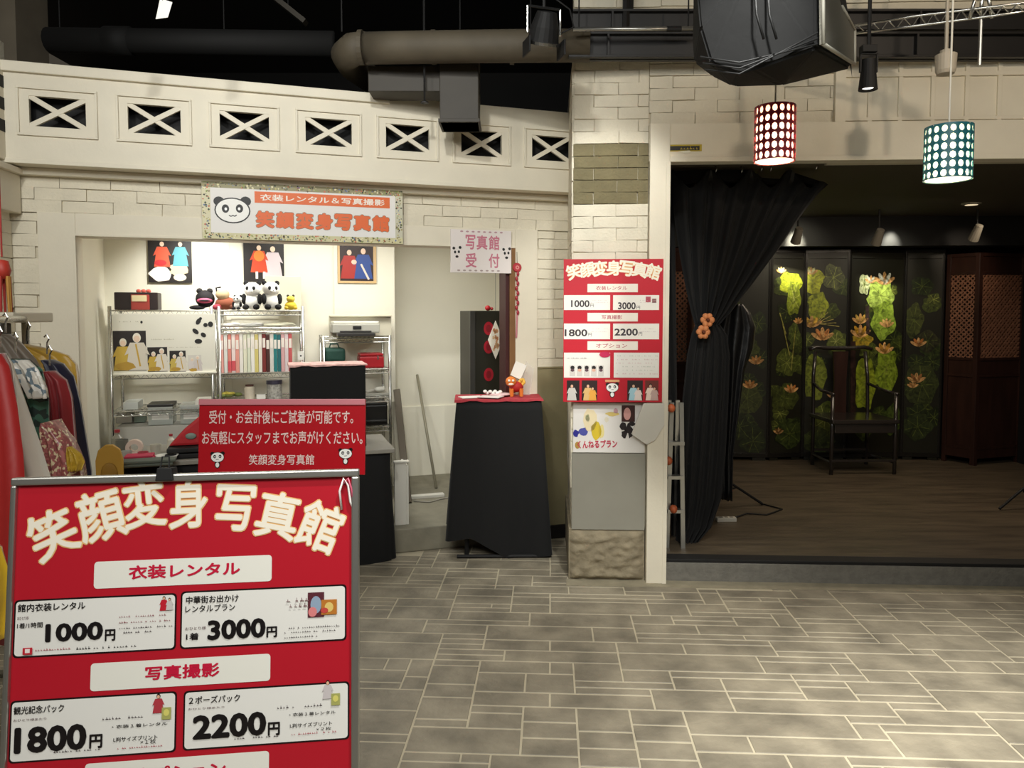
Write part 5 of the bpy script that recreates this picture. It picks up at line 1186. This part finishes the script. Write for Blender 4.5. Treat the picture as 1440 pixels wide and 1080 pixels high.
for i in range(5):
    A_, B_ = screen_pt(pxs[i], ys[i]), screen_pt(pxs[i+1], ys[i+1]); d = B_-A_; wp = d.length
    fr = Frame(A_+V((0, 0, 0)), d); Mp = si @ fr.M()
    pn = MB().box(.002, wp-.002, .03, hs, -.022, 0).build('screen_panel', M_lack, scr, Mp, bevel=.002)
    for nm, dd in (('frame_rail', (0, wp, hs-.035, hs, 0, .008)), ('frame_rail', (0, wp, .03, .07, 0, .008)), ('frame_stile', (0, .018, .07, hs-.035, 0, .007)), ('frame_stile', (wp-.018, wp, .07, hs-.035, 0, .007)), ('inner_rail', (.03, wp-.03, hs-.09, hs-.084, 0, .004))):
        box(nm, mat('lacquer_frame', '1A1815', .25), pn, dd, bevel=.002)
    A = Art()
    for k in range(15):
        yy = rf.uniform(.16, .62)*hs if k < 11 else rf.uniform(.62, .85)*hs; rr_ = rf.uniform(.05, .10); leaf(A, rf.uniform(.03, wp-.03), yy, rr_*1.1, rr_, rf.choice(['2E3818', '3A461C', '454E20', '283014', '525A26']))
    A.layer()
    def L(px, py): q = fr.hit(px, py); return q
    if i == 0:
        for px, py, s in ((1050, 560, .16), (1062, 620, .15), (1040, 600, .12), (1055, 490, .10), (1066, 455, .10)): x, y = L(px, py); leaf(A, min(max(x, s), wp-s*.9) if 2*s < wp else wp/2, y, s*.8, s, rf.choice(['38401A', '4A5222', '2E3818']))
        A.layer()
        for px, py in ((1063, 512), (1054, 546)): x, y = L(px, py); flower(A, x, y, .07, 'C8843A')
    if i == 1:
        for px, py, rx, ry, c in ((1112, 398, .11, .10, 'A8B02C'), (1116, 420, .07, .16, '8A962C'), (1103, 560, .13, .13, '4A5220'), (1110, 610, .15, .13, '3E4A1E'), (1106, 510, .11, .12, '5A6426'), (1116, 470, .06, .10, '55602A')): x, y = L(px, py); leaf(A, x, y, rx, ry, c)
        A.layer()
        for px, py, s, c in ((1098, 384, .05, 'F0E8C8'), (1112, 552, .07, 'C07A3A'), (1122, 455, .05, 'D89A4A'), (1094, 610, .05, '9A6A30')): x, y = L(px, py); flower(A, x, y, s, c)
        for a, b in (((1105, 470), (1096, 440)), ((1110, 500), (1100, 455)), ((1112, 520), (1118, 465))): x0, y0 = L(*a); x1, y1 = L(*b); A.line(x0, y0, x1, y1, .008, 'A8A050')
    if i == 2:
        for px, py, rx, ry, c in ((1142, 395, .10, .13, 'B8BC34'), (1150, 430, .09, .13, 'A0A830'), (1146, 530, .10, .22, '8A9630'), (1160, 590, .13, .16, '66722A'), (1175, 480, .08, .10, '6A7430'), (1150, 620, .14, .12, '4A5424'), (1172, 390, .09, .12, '5A5E3A')): x, y = L(px, py); leaf(A, x, y, rx, ry, c)
        A.layer()
        for px, py, s, c in ((1141, 460, .09, 'E0B040'), (1156, 478, .10, 'D88A4A'), (1140, 386, .06, 'E8E2B0'), (1172, 560, .06, 'B07A40')): x, y = L(px, py); flower(A, x, y, s, c)
        for k in range(6): x0, y0 = L(1148, 455); x1, y1 = L(1160+k*4, 434+k*5); A.line(x0, y0, x1, y1, .006, 'B8A860')
    if i == 3:
        for px, py, rx, ry, c in ((1238, 415, .13, .15, 'A9C058'), (1242, 450, .12, .18, '8FA83A'), (1216, 540, .10, .26, '9AA82A'), (1246, 520, .11, .22, '8AA02C'), (1254, 590, .09, .14, '4A5A24'), (1215, 600, .10, .12, '4E5C26'), (1212, 478, .10, .07, 'B89A30'), (1215, 400, .05, .10, 'C8D0A0')): x, y = L(px, py); leaf(A, x, y, rx, ry, c)
        A.layer()
        for px, py, s, c in ((1243, 400, .10, 'F0F2E8'), (1224, 398, .06, 'F0F0E0'), (1209, 455, .08, 'F0C060'), (1209, 474, .10, 'D8A030'), (1246, 460, .07, 'E8B870'), (1243, 497, .09, 'E0A040')): x, y = L(px, py); flower(A, x, y, s, c)
        x0, y0 = L(1219, 430); x1, y1 = L(1220, 470); A.line(x0, y0, x1, y1, .035, '4A3A3A'); x0, y0 = L(1199, 480); x1, y1 = L(1199, 600); A.line(x0, y0, x1, y1, .05, '3A2620')
    if i == 4:
        for px, py, rx, ry, c in ((1285, 450, .08, .16, '4A5024'), (1296, 540, .14, .2, '3E4620'), (1290, 600, .13, .12, '36401E'), (1304, 480, .10, .10, '3A3A22')): x, y = L(px, py); leaf(A, x, y, rx, ry, c)
        A.layer()
        for px, py, s, c in ((1291, 487, .07, 'C87A38'), (1288, 538, .08, 'A06A3A'), (1283, 545, .05, 'B07A40')): x, y = L(px, py); flower(A, x, y, s, c)
    # keep the painting inside its panel
    for k, v in enumerate(A.v): A.v[k] = (min(max(v[0], .02), wp-.02), min(max(v[1], .075), hs-.095), v[2])
    A.build('lotus_painting', pn, Matrix.Translation((0, 0, .001)), M_lacq)
    MB().box(.02, wp*.3, 0, .031, -.02, 0).build('foot', M_lack, pn)
    MB().box(wp*.7, wp-.02, 0, .031, -.02, 0).build('foot', M_lack, pn)
# carved rosewood lattice screens
M_fret = mat('fretwork_wood', '7A5440', .4, noise=.2, nscale=20)
def wood_panel(parent, fr, wp, hs, M, lit=True):
    pn = MB().box(.0, wp, .06, .14, -.03, 0).build('screen_leaf', M_wood, parent, M, bevel=.003)
    for nm, dd in (('stile', (0, .035, 0, hs, -.03, .004)), ('stile', (wp-.035, wp, 0, hs, -.03, .004)), ('rail', (.035, wp-.035, hs-.03, hs, -.03, .003)), ('rail', (.035, wp-.035, hs-.19, hs-.165, -.03, .003)),
                   ('rail', (.035, wp-.035, .95, .975, -.03, .003)), ('rail', (.035, wp-.035, .80, .825, -.03, .003)), ('rail', (.035, wp-.035, .14, .165, -.03, .003)), ('solid_panel', (.035, wp-.035, .165, .80, -.02, -.008)),
                   ('solid_panel', (.035, wp-.035, .825, .95, -.02, -.008)), ('solid_panel', (.035, wp-.035, hs-.165, hs-.03, -.02, -.008))):
        box(nm, M_wood, pn, dd, bevel=.002)
    f = MB(); x0, x1, z0, z1 = .035, wp-.035, .975, hs-.19; st_ = .042
    k = -int((z1-z0)/st_)-2
    def clip(p, q):
        t0, t1 = 0., 1.; d = (q[0]-p[0], q[1]-p[1])
        for pp_, qq in ((-d[0], p[0]-x0), (d[0], x1-p[0]), (-d[1], p[1]-z0), (d[1], z1-p[1])):
            if pp_ == 0:
                if qq < 0: return None
            else:
                t = qq/pp_
                if pp_ < 0: t0 = max(t0, t)
                else: t1 = min(t1, t)
        return None if t0 >= t1 else ((p[0]+d[0]*t0, p[1]+d[1]*t0), (p[0]+d[0]*t1, p[1]+d[1]*t1))
    H = z1-z0
    for j in range(-int(H/st_)-2, int(wp/st_)+2):
        for s_ in (1, -1):
            a = (x0+j*st_, z0) if s_ > 0 else (x0+j*st_, z1); b = (a[0]+H, a[1]+s_*H); c = clip(a, b)
            if c: f.bar((*c[0], -.014+.002*s_), (*c[1], -.014+.002*s_), .011, .010)
    for j in range(int((x1-x0)/st_)+1):
        for i in range(int(H/st_)+1):
            if (i+j) % 2 == 0 and x0 < x0+j*st_+.012 < x1: f.lathe([(.004, -.02), (.012, -.008), (.012, -.004), (.004, -.003)], 6, (min(x0+j*st_+.012, x1-.012), z0+i*st_*1.0, 0))
    f.build('fretwork', M_fret, pn, kind='stuff')
    return pn
hr = P(1350, 356, 6.7).z-.12
def wood_screen(pts, label):
    root = thing('carved_screen', label, 'screen', Mz(screen_pt(*pts[0]))); ri = root.matrix_world.inverted()
    for (pa, ya), (pb, yb) in zip(pts, pts[1:]):
        A_, B_ = screen_pt(pa, ya), screen_pt(pb, yb); fr = Frame(A_, B_-A_); wood_panel(root, fr, (B_-A_).length, hr, ri @ fr.M())
    return root
wood_screen([(1328, 6.86), (1374, 6.62), (1438, 6.78), (1500, 6.60)], 'carved rosewood fretwork screen at the right of the lotus screen')
wood_screen([(905, 6.3), (972, 6.1), (1012, 6.5)], 'carved rosewood fretwork screen behind the curtain, left end of the stage')
# official's armchair
cc = G(1197, 668, .12); cc.z = .12
chh = thing('yoke_armchair', 'black lacquered yoke-back armchair in front of the lotus screen', 'chair', Mz((cc.x+.10, cc.y+.22, .12), R(2)))
Ml = mat('chair_lacquer', '2A2522', .25, coat=.6)
for x, nm in ((-.25, 0), (.25, 0)):
    MB().tube([(x, .22, 0), (x, .22, .46), (x, .235, .8), (x*.92, .25, 1.03)], .016, 10).build('leg', Ml, chh, smooth=True)
    MB().tube([(x*1.1, -.2, 0), (x*1.1, -.2, .70)], .016, 10).build('leg', Ml, chh, smooth=True)
    MB().tube([(x*1.1, -.22, .69), (x*1.12, 0, .70), (x, .22, .74)], .014, 8).build('armrest', Ml, chh, smooth=True)
    MB().tube([(x*1.1, -.2, .10), (x, .22, .10)], .012, 8).build('stretcher', Ml, chh)
MB().tube([(-.29, .25, 1.05), (-.22, .25, 1.07), (-.12, .26, 1.06), (0, .26, 1.06), (.12, .26, 1.06), (.22, .25, 1.07), (.29, .25, 1.05)], .019, 10).build('crest_rail', Ml, chh, smooth=True)
MB().prism([(-.06, 0), (.06, 0), (.055, .3), (.07, .56), (-.07, .56), (-.055, .3)], -.008, .008).build('back_splat', M_wood, chh, Matrix.Translation((0, .245, .47)) @ Matrix.Rotation(pi/2, 4, 'X'), fixn=True)
box('seat', Ml, chh, (-.29, .29, -.24, .24, .44, .475), bevel=.008); box('apron', Ml, chh, (-.26, .26, -.225, -.21, .36, .44), bevel=.003)
MB().bar((-.28, -.2, .12), (.28, -.2, .12), .035, .022).build('footrest', Ml, chh, fixn=True, bevel=.004)
MB().bar((-.25, .22, .14), (.25, .22, .14), .02, .02).build('stretcher', Ml, chh, fixn=True)
# light stands, power strip, cables on the stage floor
def stand(px, py, px2, label, s=1):
    c = G(px, py, .12); t = thing('light_stand', label, 'stand', Mz((c.x, c.y, .12)))
    MB().tube([(0, 0, .05), (0, 0, 1.3)], .012, 8).build('pole', M_black, t)
    for k in range(3): a = k*2.094+.25*s; MB().tube([(0, 0, .28), (cos(a)*.42*s, sin(a)*.42, .01)], .009, 8).build('leg', M_black, t); MB().tube([(0, 0, .10), (cos(a)*.2*s, sin(a)*.2, .14)], .006, 6).build('brace', M_black, t)
    box('lamp_head', M_black, t, (-.06, .06, -.08, .06, 1.3, 1.45), bevel=.01)
stand(998, 716, 0, 'black tripod light stand standing behind the tied curtain')
stand(1472, 712, 0, 'black tripod light stand at the right edge of the stage', -1)
c = G(1022, 733, .12)
t = thing('power_strip', 'white power strip lying on the stage floor beside the curtain', 'power strip', Mz((c.x, c.y, .12), .05))
box('body', mat('strip_white', 'CFCBBE', .4), t, (-.07, .06, -.022, .022, 0, .028), bevel=.005)
for k in range(3): box('socket', mat('socket_grey', '8A867C', .5), t, (-.05+k*.035, -.03+k*.035, -.012, .012, .028, .030), bevel=0)
tag(MB().tube([G(1027, 730, .127), G(1050, 722, .127), G(1078, 724, .127), G(1100, 716, .127), G(1070, 708, .127)], .005, 6).build('stage_cable', M_black, None, smooth=True), 'thin black cable looping from the power strip over the stage floor', 'cable')
# stage ceiling lights
def stage_lamp(px, py, Y, label):
    c = P(px, py, Y); t = thing('stage_spotlight', label, 'spotlight', Mz(c))
    MB().tube([(0, 0, 2.36-c.z), (0, 0, .05)], .008, 8).build('stem', M_black, t)
    MB().tube([(0, -.03, .05), (0, .05, -.06)], [.03, .042], 14).build('housing', mat('lamp_grey', '6A665C', .5), t, smooth=False)
stage_lamp(1236, 332, 6.2, 'small grey spotlight under the stage ceiling, above the lotus screen'); stage_lamp(1374, 326, 6.2, 'small grey spotlight under the stage ceiling, above the rosewood screen'); stage_lamp(1122, 330, 6.2, 'small grey spotlight under the stage ceiling, beside the curtain')
c = P(1366, 286, 1); d_ = ray(1366, 286); c = CAM+d_*((2.36-1.5)/d_.z)
t = thing('recessed_downlight', 'round recessed downlight in the stage ceiling', 'ceiling light', Mz(c))
MB().lathe([(.001, -.012), (.05, -.012), (.07, -.004), (.07, .0), (.001, .0)], 20).build('trim_ring', mat('ring_grey', '8A8474', .5), t); MB().lathe([(.001, -.014), (.045, -.014), (.045, -.011), (.001, -.011)], 20).build('lens', mat('lens_glow', 'FFF0D0', .5, emit='FFE8C0', es=.5), t)
#PART6

# ================================================================== OVERHEAD
# round duct with elbow, boxed duct
def pth(l): return [P(*a) for a in l]
ob = thing('round_duct', 'long grey-brown round duct with an elbow above the fascia', 'duct', Mz(P(640, 66, 4.0)))
iv = Mz(-P(640, 66, 4.0))
MB().tube([iv @ q for q in pth([(830, 64, 3.95), (700, 65, 4.0), (560, 67, 4.05), (515, 68, 4.08)])], .083, 20).build('duct_run', M_duct, ob, smooth=True)
MB().tube([iv @ q for q in pth([(515, 68, 4.08), (497, 69, 4.12), (487, 77, 4.25), (495, 92, 4.5), (530, 118, 5.0), (575, 150, 5.6)])], .085, 20).build('elbow', M_duct, ob, smooth=True)
for px in (508, 610, 720): MB().tube([iv @ P(px-3, 66.5, 4.05), iv @ P(px+3, 66.5, 4.05)], .088, 20).build('seam_band', M_duct, ob)
def hang(t, x, y, z0, m=None, r=.004): MB().tube([(x, y, z0), (x, y, 4.3-t.matrix_world.translation.z)], r, 6).build('hanger', m or M_black, t)
hang(ob, -.6, .0, .08); hang(ob, .4, 0, .08)
p0, p1 = P(618, 90, 4.15), P(673, 172, 4.15)
t = thing('square_duct', 'dark grey square duct drop hanging in front of the fascia top', 'duct', Mz((p0.x, 4.15, p1.z)))
wq = p1.x-p0.x; box('duct_body', M_gduct, t, (0, wq, 0, .22, 0, P(640, 70, 4.15).z-p1.z), bevel=.004); box('end_flange', M_gduct, t, (-.008, wq+.008, -.008, .228, 0, .02), bevel=.002)
MB().box(-.4, 0, .03, .22, (P(0, 126, 4.15).z-p1.z), (P(0, 90, 4.15).z-p1.z)).build('side_branch', M_gduct, t, bevel=.004)
hang(t, wq/2, .1, P(640, 72, 4.15).z-p1.z)
c = P(597, 142, 4.1); t = thing('sprinkler_head', 'small dark sprinkler head on a drop pipe left of the square duct', 'sprinkler', Mz(c))
MB().tube([(0, 0, 0), (0, 0, .10)], .006, 6).build('drop_pipe', M_beam, t); MB().lathe([(.001, -.012), (.022, -.012), (.022, -.006), (.008, 0), (.001, .004)], 12).build('deflector', M_beam, t); hang(t, 0, 0, .1, None, .006)
t = thing('long_pipe', 'thick dark pipe running across the ceiling void at the left', 'pipe', Mz(P(200, 60, 4.6)))
iv = t.matrix_world.inverted(); MB().tube([iv @ P(20, 56, 4.6), iv @ P(470, 62, 4.6)], .075, 16).build('pipe_run', M_void, t, smooth=True); MB().tube([iv @ P(150, 57.5, 4.6), iv @ P(185, 58, 4.6)], .085, 16).build('coupling', M_void, t, smooth=True); hang(t, -.5, 0, .08); hang(t, .5, 0, .08)
t = thing('fluorescent_batten', 'dim slanting light batten in the dark ceiling void', 'light fitting', Mz(P(405, 14, 4.8)))
iv = t.matrix_world.inverted(); MB().bar(iv @ P(385, -4, 4.8), iv @ P(430, 32, 4.8), .07, .03).build('batten_body', M_gduct, t, fixn=True); hang(t, 0, 0, .02)
c = P(229, 14, 3.4); t = thing('hanging_label', 'white paper label hanging in the dark ceiling void', 'label', Mz(c, .4))
MB().prism([(-.03, -.045), (.02, -.03), (.04, .04), (-.01, .05)], -.001, .001).build('paper', mat('card_white', 'EEEBE2', .6), t, Matrix.Rotation(pi/2, 4, 'X')); hang(t, 0, 0, .04, None, .0015)
# beams over the stage
for (y0, y1, Y, lb, x0, x1) in ((12, 41, 3.92, 'upper dark steel beam above the stage front', 806, 1800), (44, 80, 3.90, 'lower dark steel beam above the stage front', 800, 1800)):
    q0, q1 = P(x0, y1, Y), P(x1, y0, Y)
    t = thing('steel_beam', lb, 'beam', Mz((q0.x, Y, q0.z))); w_ = q1.x-q0.x; h_ = P(x0, y0, Y).z-q0.z
    box('web', M_beam, t, (0, w_, .03, .045, 0, h_), bevel=0); box('flange', M_beam, t, (0, w_, 0, .075, 0, .012), bevel=.002); box('flange', M_beam, t, (0, w_, 0, .075, h_-.012, h_), bevel=.002)
    for k in range(4): box('stiffener', M_beam, t, (.2+k*.8, .21+k*.8, .0, .07, .012, h_-.012), bevel=0)
    hang(t, .3, .04, h_, M_beam, .02); hang(t, 2.6, .04, h_, M_beam, .02)
t = thing('steel_tube', 'thin silver tube in front of the dark beams', 'pipe', Mz(P(870, 41, 3.8))); iv = t.matrix_world.inverted()
MB().tube([iv @ P(806, 41.5, 3.8), iv @ P(995, 40, 3.8)], .010, 10).build('tube', M_alu, t, smooth=True); MB().tube([iv @ P(938, 40.8, 3.8), iv @ P(958, 40.6, 3.8)], .014, 10).build('coupler', M_black, t); hang(t, -.2, 0, 0); hang(t, .35, 0, 0)
# lattice truss along the right
t = thing('cable_truss', 'silver lattice truss rising to the upper right over the stage', 'truss', Mz(P(1320, 25, 3.4))); iv = t.matrix_world.inverted()
up_ = [(1196, 37, 3.6), (1290, 22, 3.45), (1375, 12, 3.35), (1460, 2, 3.2)]; lo_ = [(1196, 48, 3.6), (1290, 36, 3.45), (1375, 25, 3.35), (1460, 14, 3.2)]
U = [iv @ P(*a) for a in up_]; Lw = [iv @ P(*a) for a in lo_]
MB().tube(U, .006, 8).build('chord', M_chrome, t, smooth=True); MB().tube(Lw, .006, 8).build('chord', M_chrome, t, smooth=True)
m_ = MB(); n = 26
def along(Pl, u): s = u*(len(Pl)-1); i = min(int(s), len(Pl)-2); return Pl[i].lerp(Pl[i+1], s-i)
for k in range(n): m_.tube([along(U if k % 2 else Lw, k/n), along(Lw if k % 2 else U, (k+1)/n)], .0035, 6)
m_.build('lacing', M_chrome, t, kind='stuff')
c = iv @ P(1380, 16, 3.35)
for dx in (-.05, .05, 0): MB().tube([c+V((dx, 0, -.03)), c+V((dx*.3, .0, .12))], .008, 8).build('clamp', M_chrome, t, smooth=True)
MB().tube([c+V((0, 0, .1)), c+V((0, 0, 1.0))], .006, 6).build('hanger', M_chrome, t)
MB().tube([c+V((0, .0, -.02)), c+V((0, 0, -.02-.215))], .008, 8).build('drop_rod', M_alu, t)
# stage par lamp with chrome rim near the pillar top
c = P(765, 48, 3.5); t = thing('par_lamp', 'black and chrome par lamp on a yoke above the pillar', 'spotlight', Mz(c, .3))
MB().lathe([(.001, .10), (.045, .095), (.065, .03), (.075, -.04), (.070, -.04), (.06, .0), (.001, .02)], 20).build('can', M_black, t, Matrix.Rotation(R(25), 4, 'X'), smooth=False)
MB().lathe([(.068, -.045), (.082, -.045), (.082, -.032), (.068, -.032)], 24).build('chrome_rim', M_chrome, t, Matrix.Rotation(R(25), 4, 'X'))
for s_ in (-1, 1):
    box('barn_door', M_black, t, (s_*.085-.004, s_*.085+.004, -.05, .05, -.10, -.03), bevel=.001)
    MB().tube([(s_*.08, 0, .0), (s_*.08, 0, .12)], .006, 6).build('yoke_arm', M_chrome, t)
MB().tube([(-.08, 0, .12), (.08, 0, .12)], .006, 6).build('yoke_bar', M_black, t); MB().tube([(.09, .02, .02), (.16, .03, .06), (.14, .03, .14), (.02, .02, .2)], .004, 6).build('cord', M_black, t, smooth=True); hang(t, 0, 0, .12, None, .008)
# strapped bass cabinet at the top
Yq = 2.55
sp_ = thing('loudspeaker', 'big black loudspeaker with a grey grille hanging from the ceiling', 'speaker', Mz(P(1090, 60, Yq))); iv = sp_.matrix_world.inverted()
bm = bmesh.new()
for px, py, Y in ((976, -60, 2.75), (974, 60, 2.75), (976, 88, 2.72), (1002, 108, 2.65), (1030, 122, 2.6), (1100, 120, 2.6), (1148, 68, 2.40), (1146, -60, 2.40), (1197, 95, 2.95), (1197, 42, 2.95), (1180, -60, 2.95), (1190, 98, 2.95), (1000, -60, 2.9), (1010, 90, 2.9), (1120, 108, 2.9), (985, 40, 2.5), (1000, 90, 2.48), (1040, 104, 2.45), (1060, -60, 2.38), (1060, 98, 2.42)):
    bm.verts.new(iv @ P(px, py, Y))
bmesh.ops.convex_hull(bm, input=bm.verts[:]); bmesh.ops.delete(bm, geom=[v for v in bm.verts if not v.link_faces], context='VERTS')
bmesh.ops.bevel(bm, geom=bm.edges[:], offset=.008, segments=2, affect='EDGES')
me = bpy.data.meshes.new('cabinet'); bm.to_mesh(me); bm.free(); me.materials.append(mat('speaker_black', '030303', .9, bump=.3, bscale=14)); link('cabinet', me, sp_)
gq = [iv @ P(1149, -60, 2.385), iv @ P(1151, 64, 2.385), iv @ P(1195, 92, 2.93), iv @ P(1195, 42, 2.93), iv @ P(1165, -20, 2.6)]
gf = Frame(gq[1], (gq[2]-gq[1]), (gq[0]-gq[1]))
off = V((.012, -.006, 0))
g_ = MB(); quad = [iv @ P(1150, -50, 2.385), iv @ P(1151, 63, 2.385), iv @ P(1196, 91, 2.935), iv @ P(1196, 43, 2.935), iv @ P(1178, 10, 2.75), iv @ P(1160, -50, 2.55)]
g_.add([q+off for q in quad]+[q+off*.2 for q in quad], [(0, 1, 2, 3, 4, 5)]+[(k, (k+1) % 6, 6+(k+1) % 6, 6+k) for k in range(6)]); g_.build('grille', mat('grille_grey', '6B685E', .6, .0, bump=.6, bscale=300), sp_, fixn=True)
for a, b in ((1, 2), (2, 3), (3, 4), (0, 1)): MB().tube([quad[a]+off*1.1, quad[b]+off*1.1], .006, 6).build('grille_frame', mat('frame_grey', 'A8A598', .5, 0), sp_, smooth=True)
for px in (1060, 1078): MB().tube([iv @ P(px, -40, 2.37), iv @ P(px+4, 20, 2.36), iv @ P(px+14, 55, 2.36)], .004, 6).build('strap', mat('strap_black', '0E0E0E', .6), sp_, smooth=True)
for k in range(3): MB().tube([iv @ P(985+k*3, 80+k*9, 2.45+.02*k), iv @ P(1040, 88+k*8, 2.41), iv @ P(1150, 62-k*8, 2.38)], .003, 6).build('strap', mat('strap_black', '0E0E0E', .6), sp_, smooth=True)
hang(sp_, -.1, .15, .25, None, .01); hang(sp_, .12, .2, .25, None, .01)
# track spotlight and dim white one
c = P(1221, 102, 3.3); t = thing('track_spotlight', 'lit black track spotlight pointing down beside the loudspeaker', 'spotlight', Mz(c))
MB().lathe([(.001, .055), (.028, .055), (.032, .0), (.040, -.075), (.036, -.075), (.001, -.05)], 20).build('head', M_black, t, smooth=False)
MB().lathe([(.001, -.066), (.035, -.066), (.035, -.064), (.001, -.064)], 20).build('lens', mat('spot_lens', 'FFFFFF', .5, emit='FFF6E4', es=5), t)
for s_ in (-1, 1): MB().bar((s_*.036, 0, .0), (s_*.036, 0, .08), .006, .012).build('yoke_arm', M_black, t, fixn=True)
MB().bar((-.039, 0, .08), (.039, 0, .08), .012, .006).build('yoke_bar', M_black, t, fixn=True); box('adapter', M_black, t, (-.035, .03, -.02, .02, .084, .115), bevel=.003); hang(t, 0, 0, .115, None, .008)
c = P(1330, 90, 3.4); t = thing('white_spotlight', 'unlit white spotlight above the teal pendant lamp', 'spotlight', Mz(c))
MB().lathe([(.001, .04), (.045, .04), (.042, -.03), (.036, -.045), (.001, -.045)], 20).build('head', mat('spot_white', 'B8AE9C', .5), t, smooth=False); MB().lathe([(.001, .04), (.025, .04), (.025, .06), (.001, .06)], 14).build('neck', mat('spot_white', 'B8AE9C', .5), t); hang(t, 0, 0, .06, mat('spot_white', 'B8AE9C', .5), .008)
# two pierced pendant lamps
def pendant(px, y0, y1, Y, wpx, c, cname, label, hot):
    ctr = P(px, (y0+y1)/2, Y); r = wpx/2*Y/FPX; h = (y1-y0)*Y/FPX*.96
    t = thing('pendant_lamp', label, 'pendant lamp', Mz(ctr), 'pierced pendant lamps'); mb = MB(); NC, NRr = 18, 6; cell = 2*pi/NC; ch_ = h/NRr
    for i in range(NC):
        for j in range(NRr):
            z0 = -h/2+j*ch_; ca = (i+.5)*cell
            outer = [(-.5, -.5), (0, -.5), (.5, -.5), (.5, 0), (.5, .5), (0, .5), (-.5, .5), (-.5, 0)]
            inner = [(.36*cos(a), .39*sin(a)) for a in [R(225+45*k) for k in range(8)]]
            vs = []
            for (u, v) in outer+inner: a = ca+u*cell; vs.append((r*cos(a), r*sin(a), z0+(v+.5)*ch_))
            for (u, v) in inner: a = ca+u*cell; vs.append(((r-.004)*cos(a), (r-.004)*sin(a), z0+(v+.5)*ch_))
            mb.add(vs, [(k, (k+1) % 8, 8+(k+1) % 8, 8+k) for k in range(8)]+[(8+k, 8+(k+1) % 8, 16+(k+1) % 8, 16+k) for k in range(8)])
    mb.build('shade', mat('shade_'+cname, c, .45), t)
    lm = mat('liner_'+cname, 'F2EBD8', .6); b = lm.node_tree.nodes['Principled BSDF']
    nt = lm.node_tree; tr_ = nt.nodes.new('ShaderNodeBsdfTranslucent'); tr_.inputs[0].default_value = (.95, .88, .72, 1); mx = nt.nodes.new('ShaderNodeMixShader'); mx.inputs[0].default_value = .55
    out = nt.nodes['Material Output']; nt.links.new(b.outputs[0], mx.inputs[1]); nt.links.new(tr_.outputs[0], mx.inputs[2]); nt.links.new(mx.outputs[0], out.inputs[0])
    MB().tube([(0, 0, -h/2+.001), (0, 0, h/2-.001)], r-.006, 28, caps=False).build('liner', lm, t, smooth=True)
    MB().lathe([(.001, h/2-.002), (r, h/2-.002), (r, h/2+.003), (.001, h/2+.003)], 28).build('top_cap', mat('shade_'+cname, c, .45), t)
    m_ = MB()
    for s_ in range(4): a = s_*pi/2+.4; m_.tube([(0, 0, h/2), (r*cos(a), r*sin(a), h/2)], .002, 5)
    m_.lathe([(.001, h/2-.05), (.014, h/2-.05), (.014, h/2-.005), (.001, h/2-.005)], 12); m_.build('socket', M_white, t)
    MB().lathe([(.001, -h/2+.002), (r-.008, -h/2+.002), (r-.008, -h/2+.005), (.001, -h/2+.005)], 24).build('diffuser', mat('diffuser_glow', 'FFFFFF', .5, emit='FFEFC8', es=1.6), t)
    m_ = MB(); m_.ball((0, 0, -.005), (.024, .024, .032)); m_.build('bulb', mat('bulb_glow', 'FFFFFF', .5, emit='FFE6B8', es=22), t, smooth=True)
    MB().tube([(0, 0, h/2), (0, 0, 4.3-ctr.z)], .0035, 6).build('cord', mat('cord_white', 'E8E2D2', .5), t)
    l = bpy.data.lights.new('pendant_light', 'POINT'); l.energy = hot; l.color = WARM; l.shadow_soft_size = .035
    o = bpy.data.objects.new('pendant_light', l); COL.objects.link(o); o.location = ctr+V((0, 0, -.012))
    l = bpy.data.lights.new('pendant_down', 'SPOT'); l.energy = hot*2; l.color = WARM; l.spot_size = R(100); l.spot_blend = 1; l.shadow_soft_size = .05
    o = bpy.data.objects.new('pendant_down', l); COL.objects.link(o); o.location = ctr+V((0, 0, -h/2-.01))
pendant(1089.5, 151, 228, 3.1, 55, '9A2238', 'red', 'round pendant lamp with a dark red pierced shade', 4.5)
pendant(1333.5, 179, 254, 2.75, 61, '1F6E7A', 'teal', 'round pendant lamp with a teal blue pierced shade', 4.5)
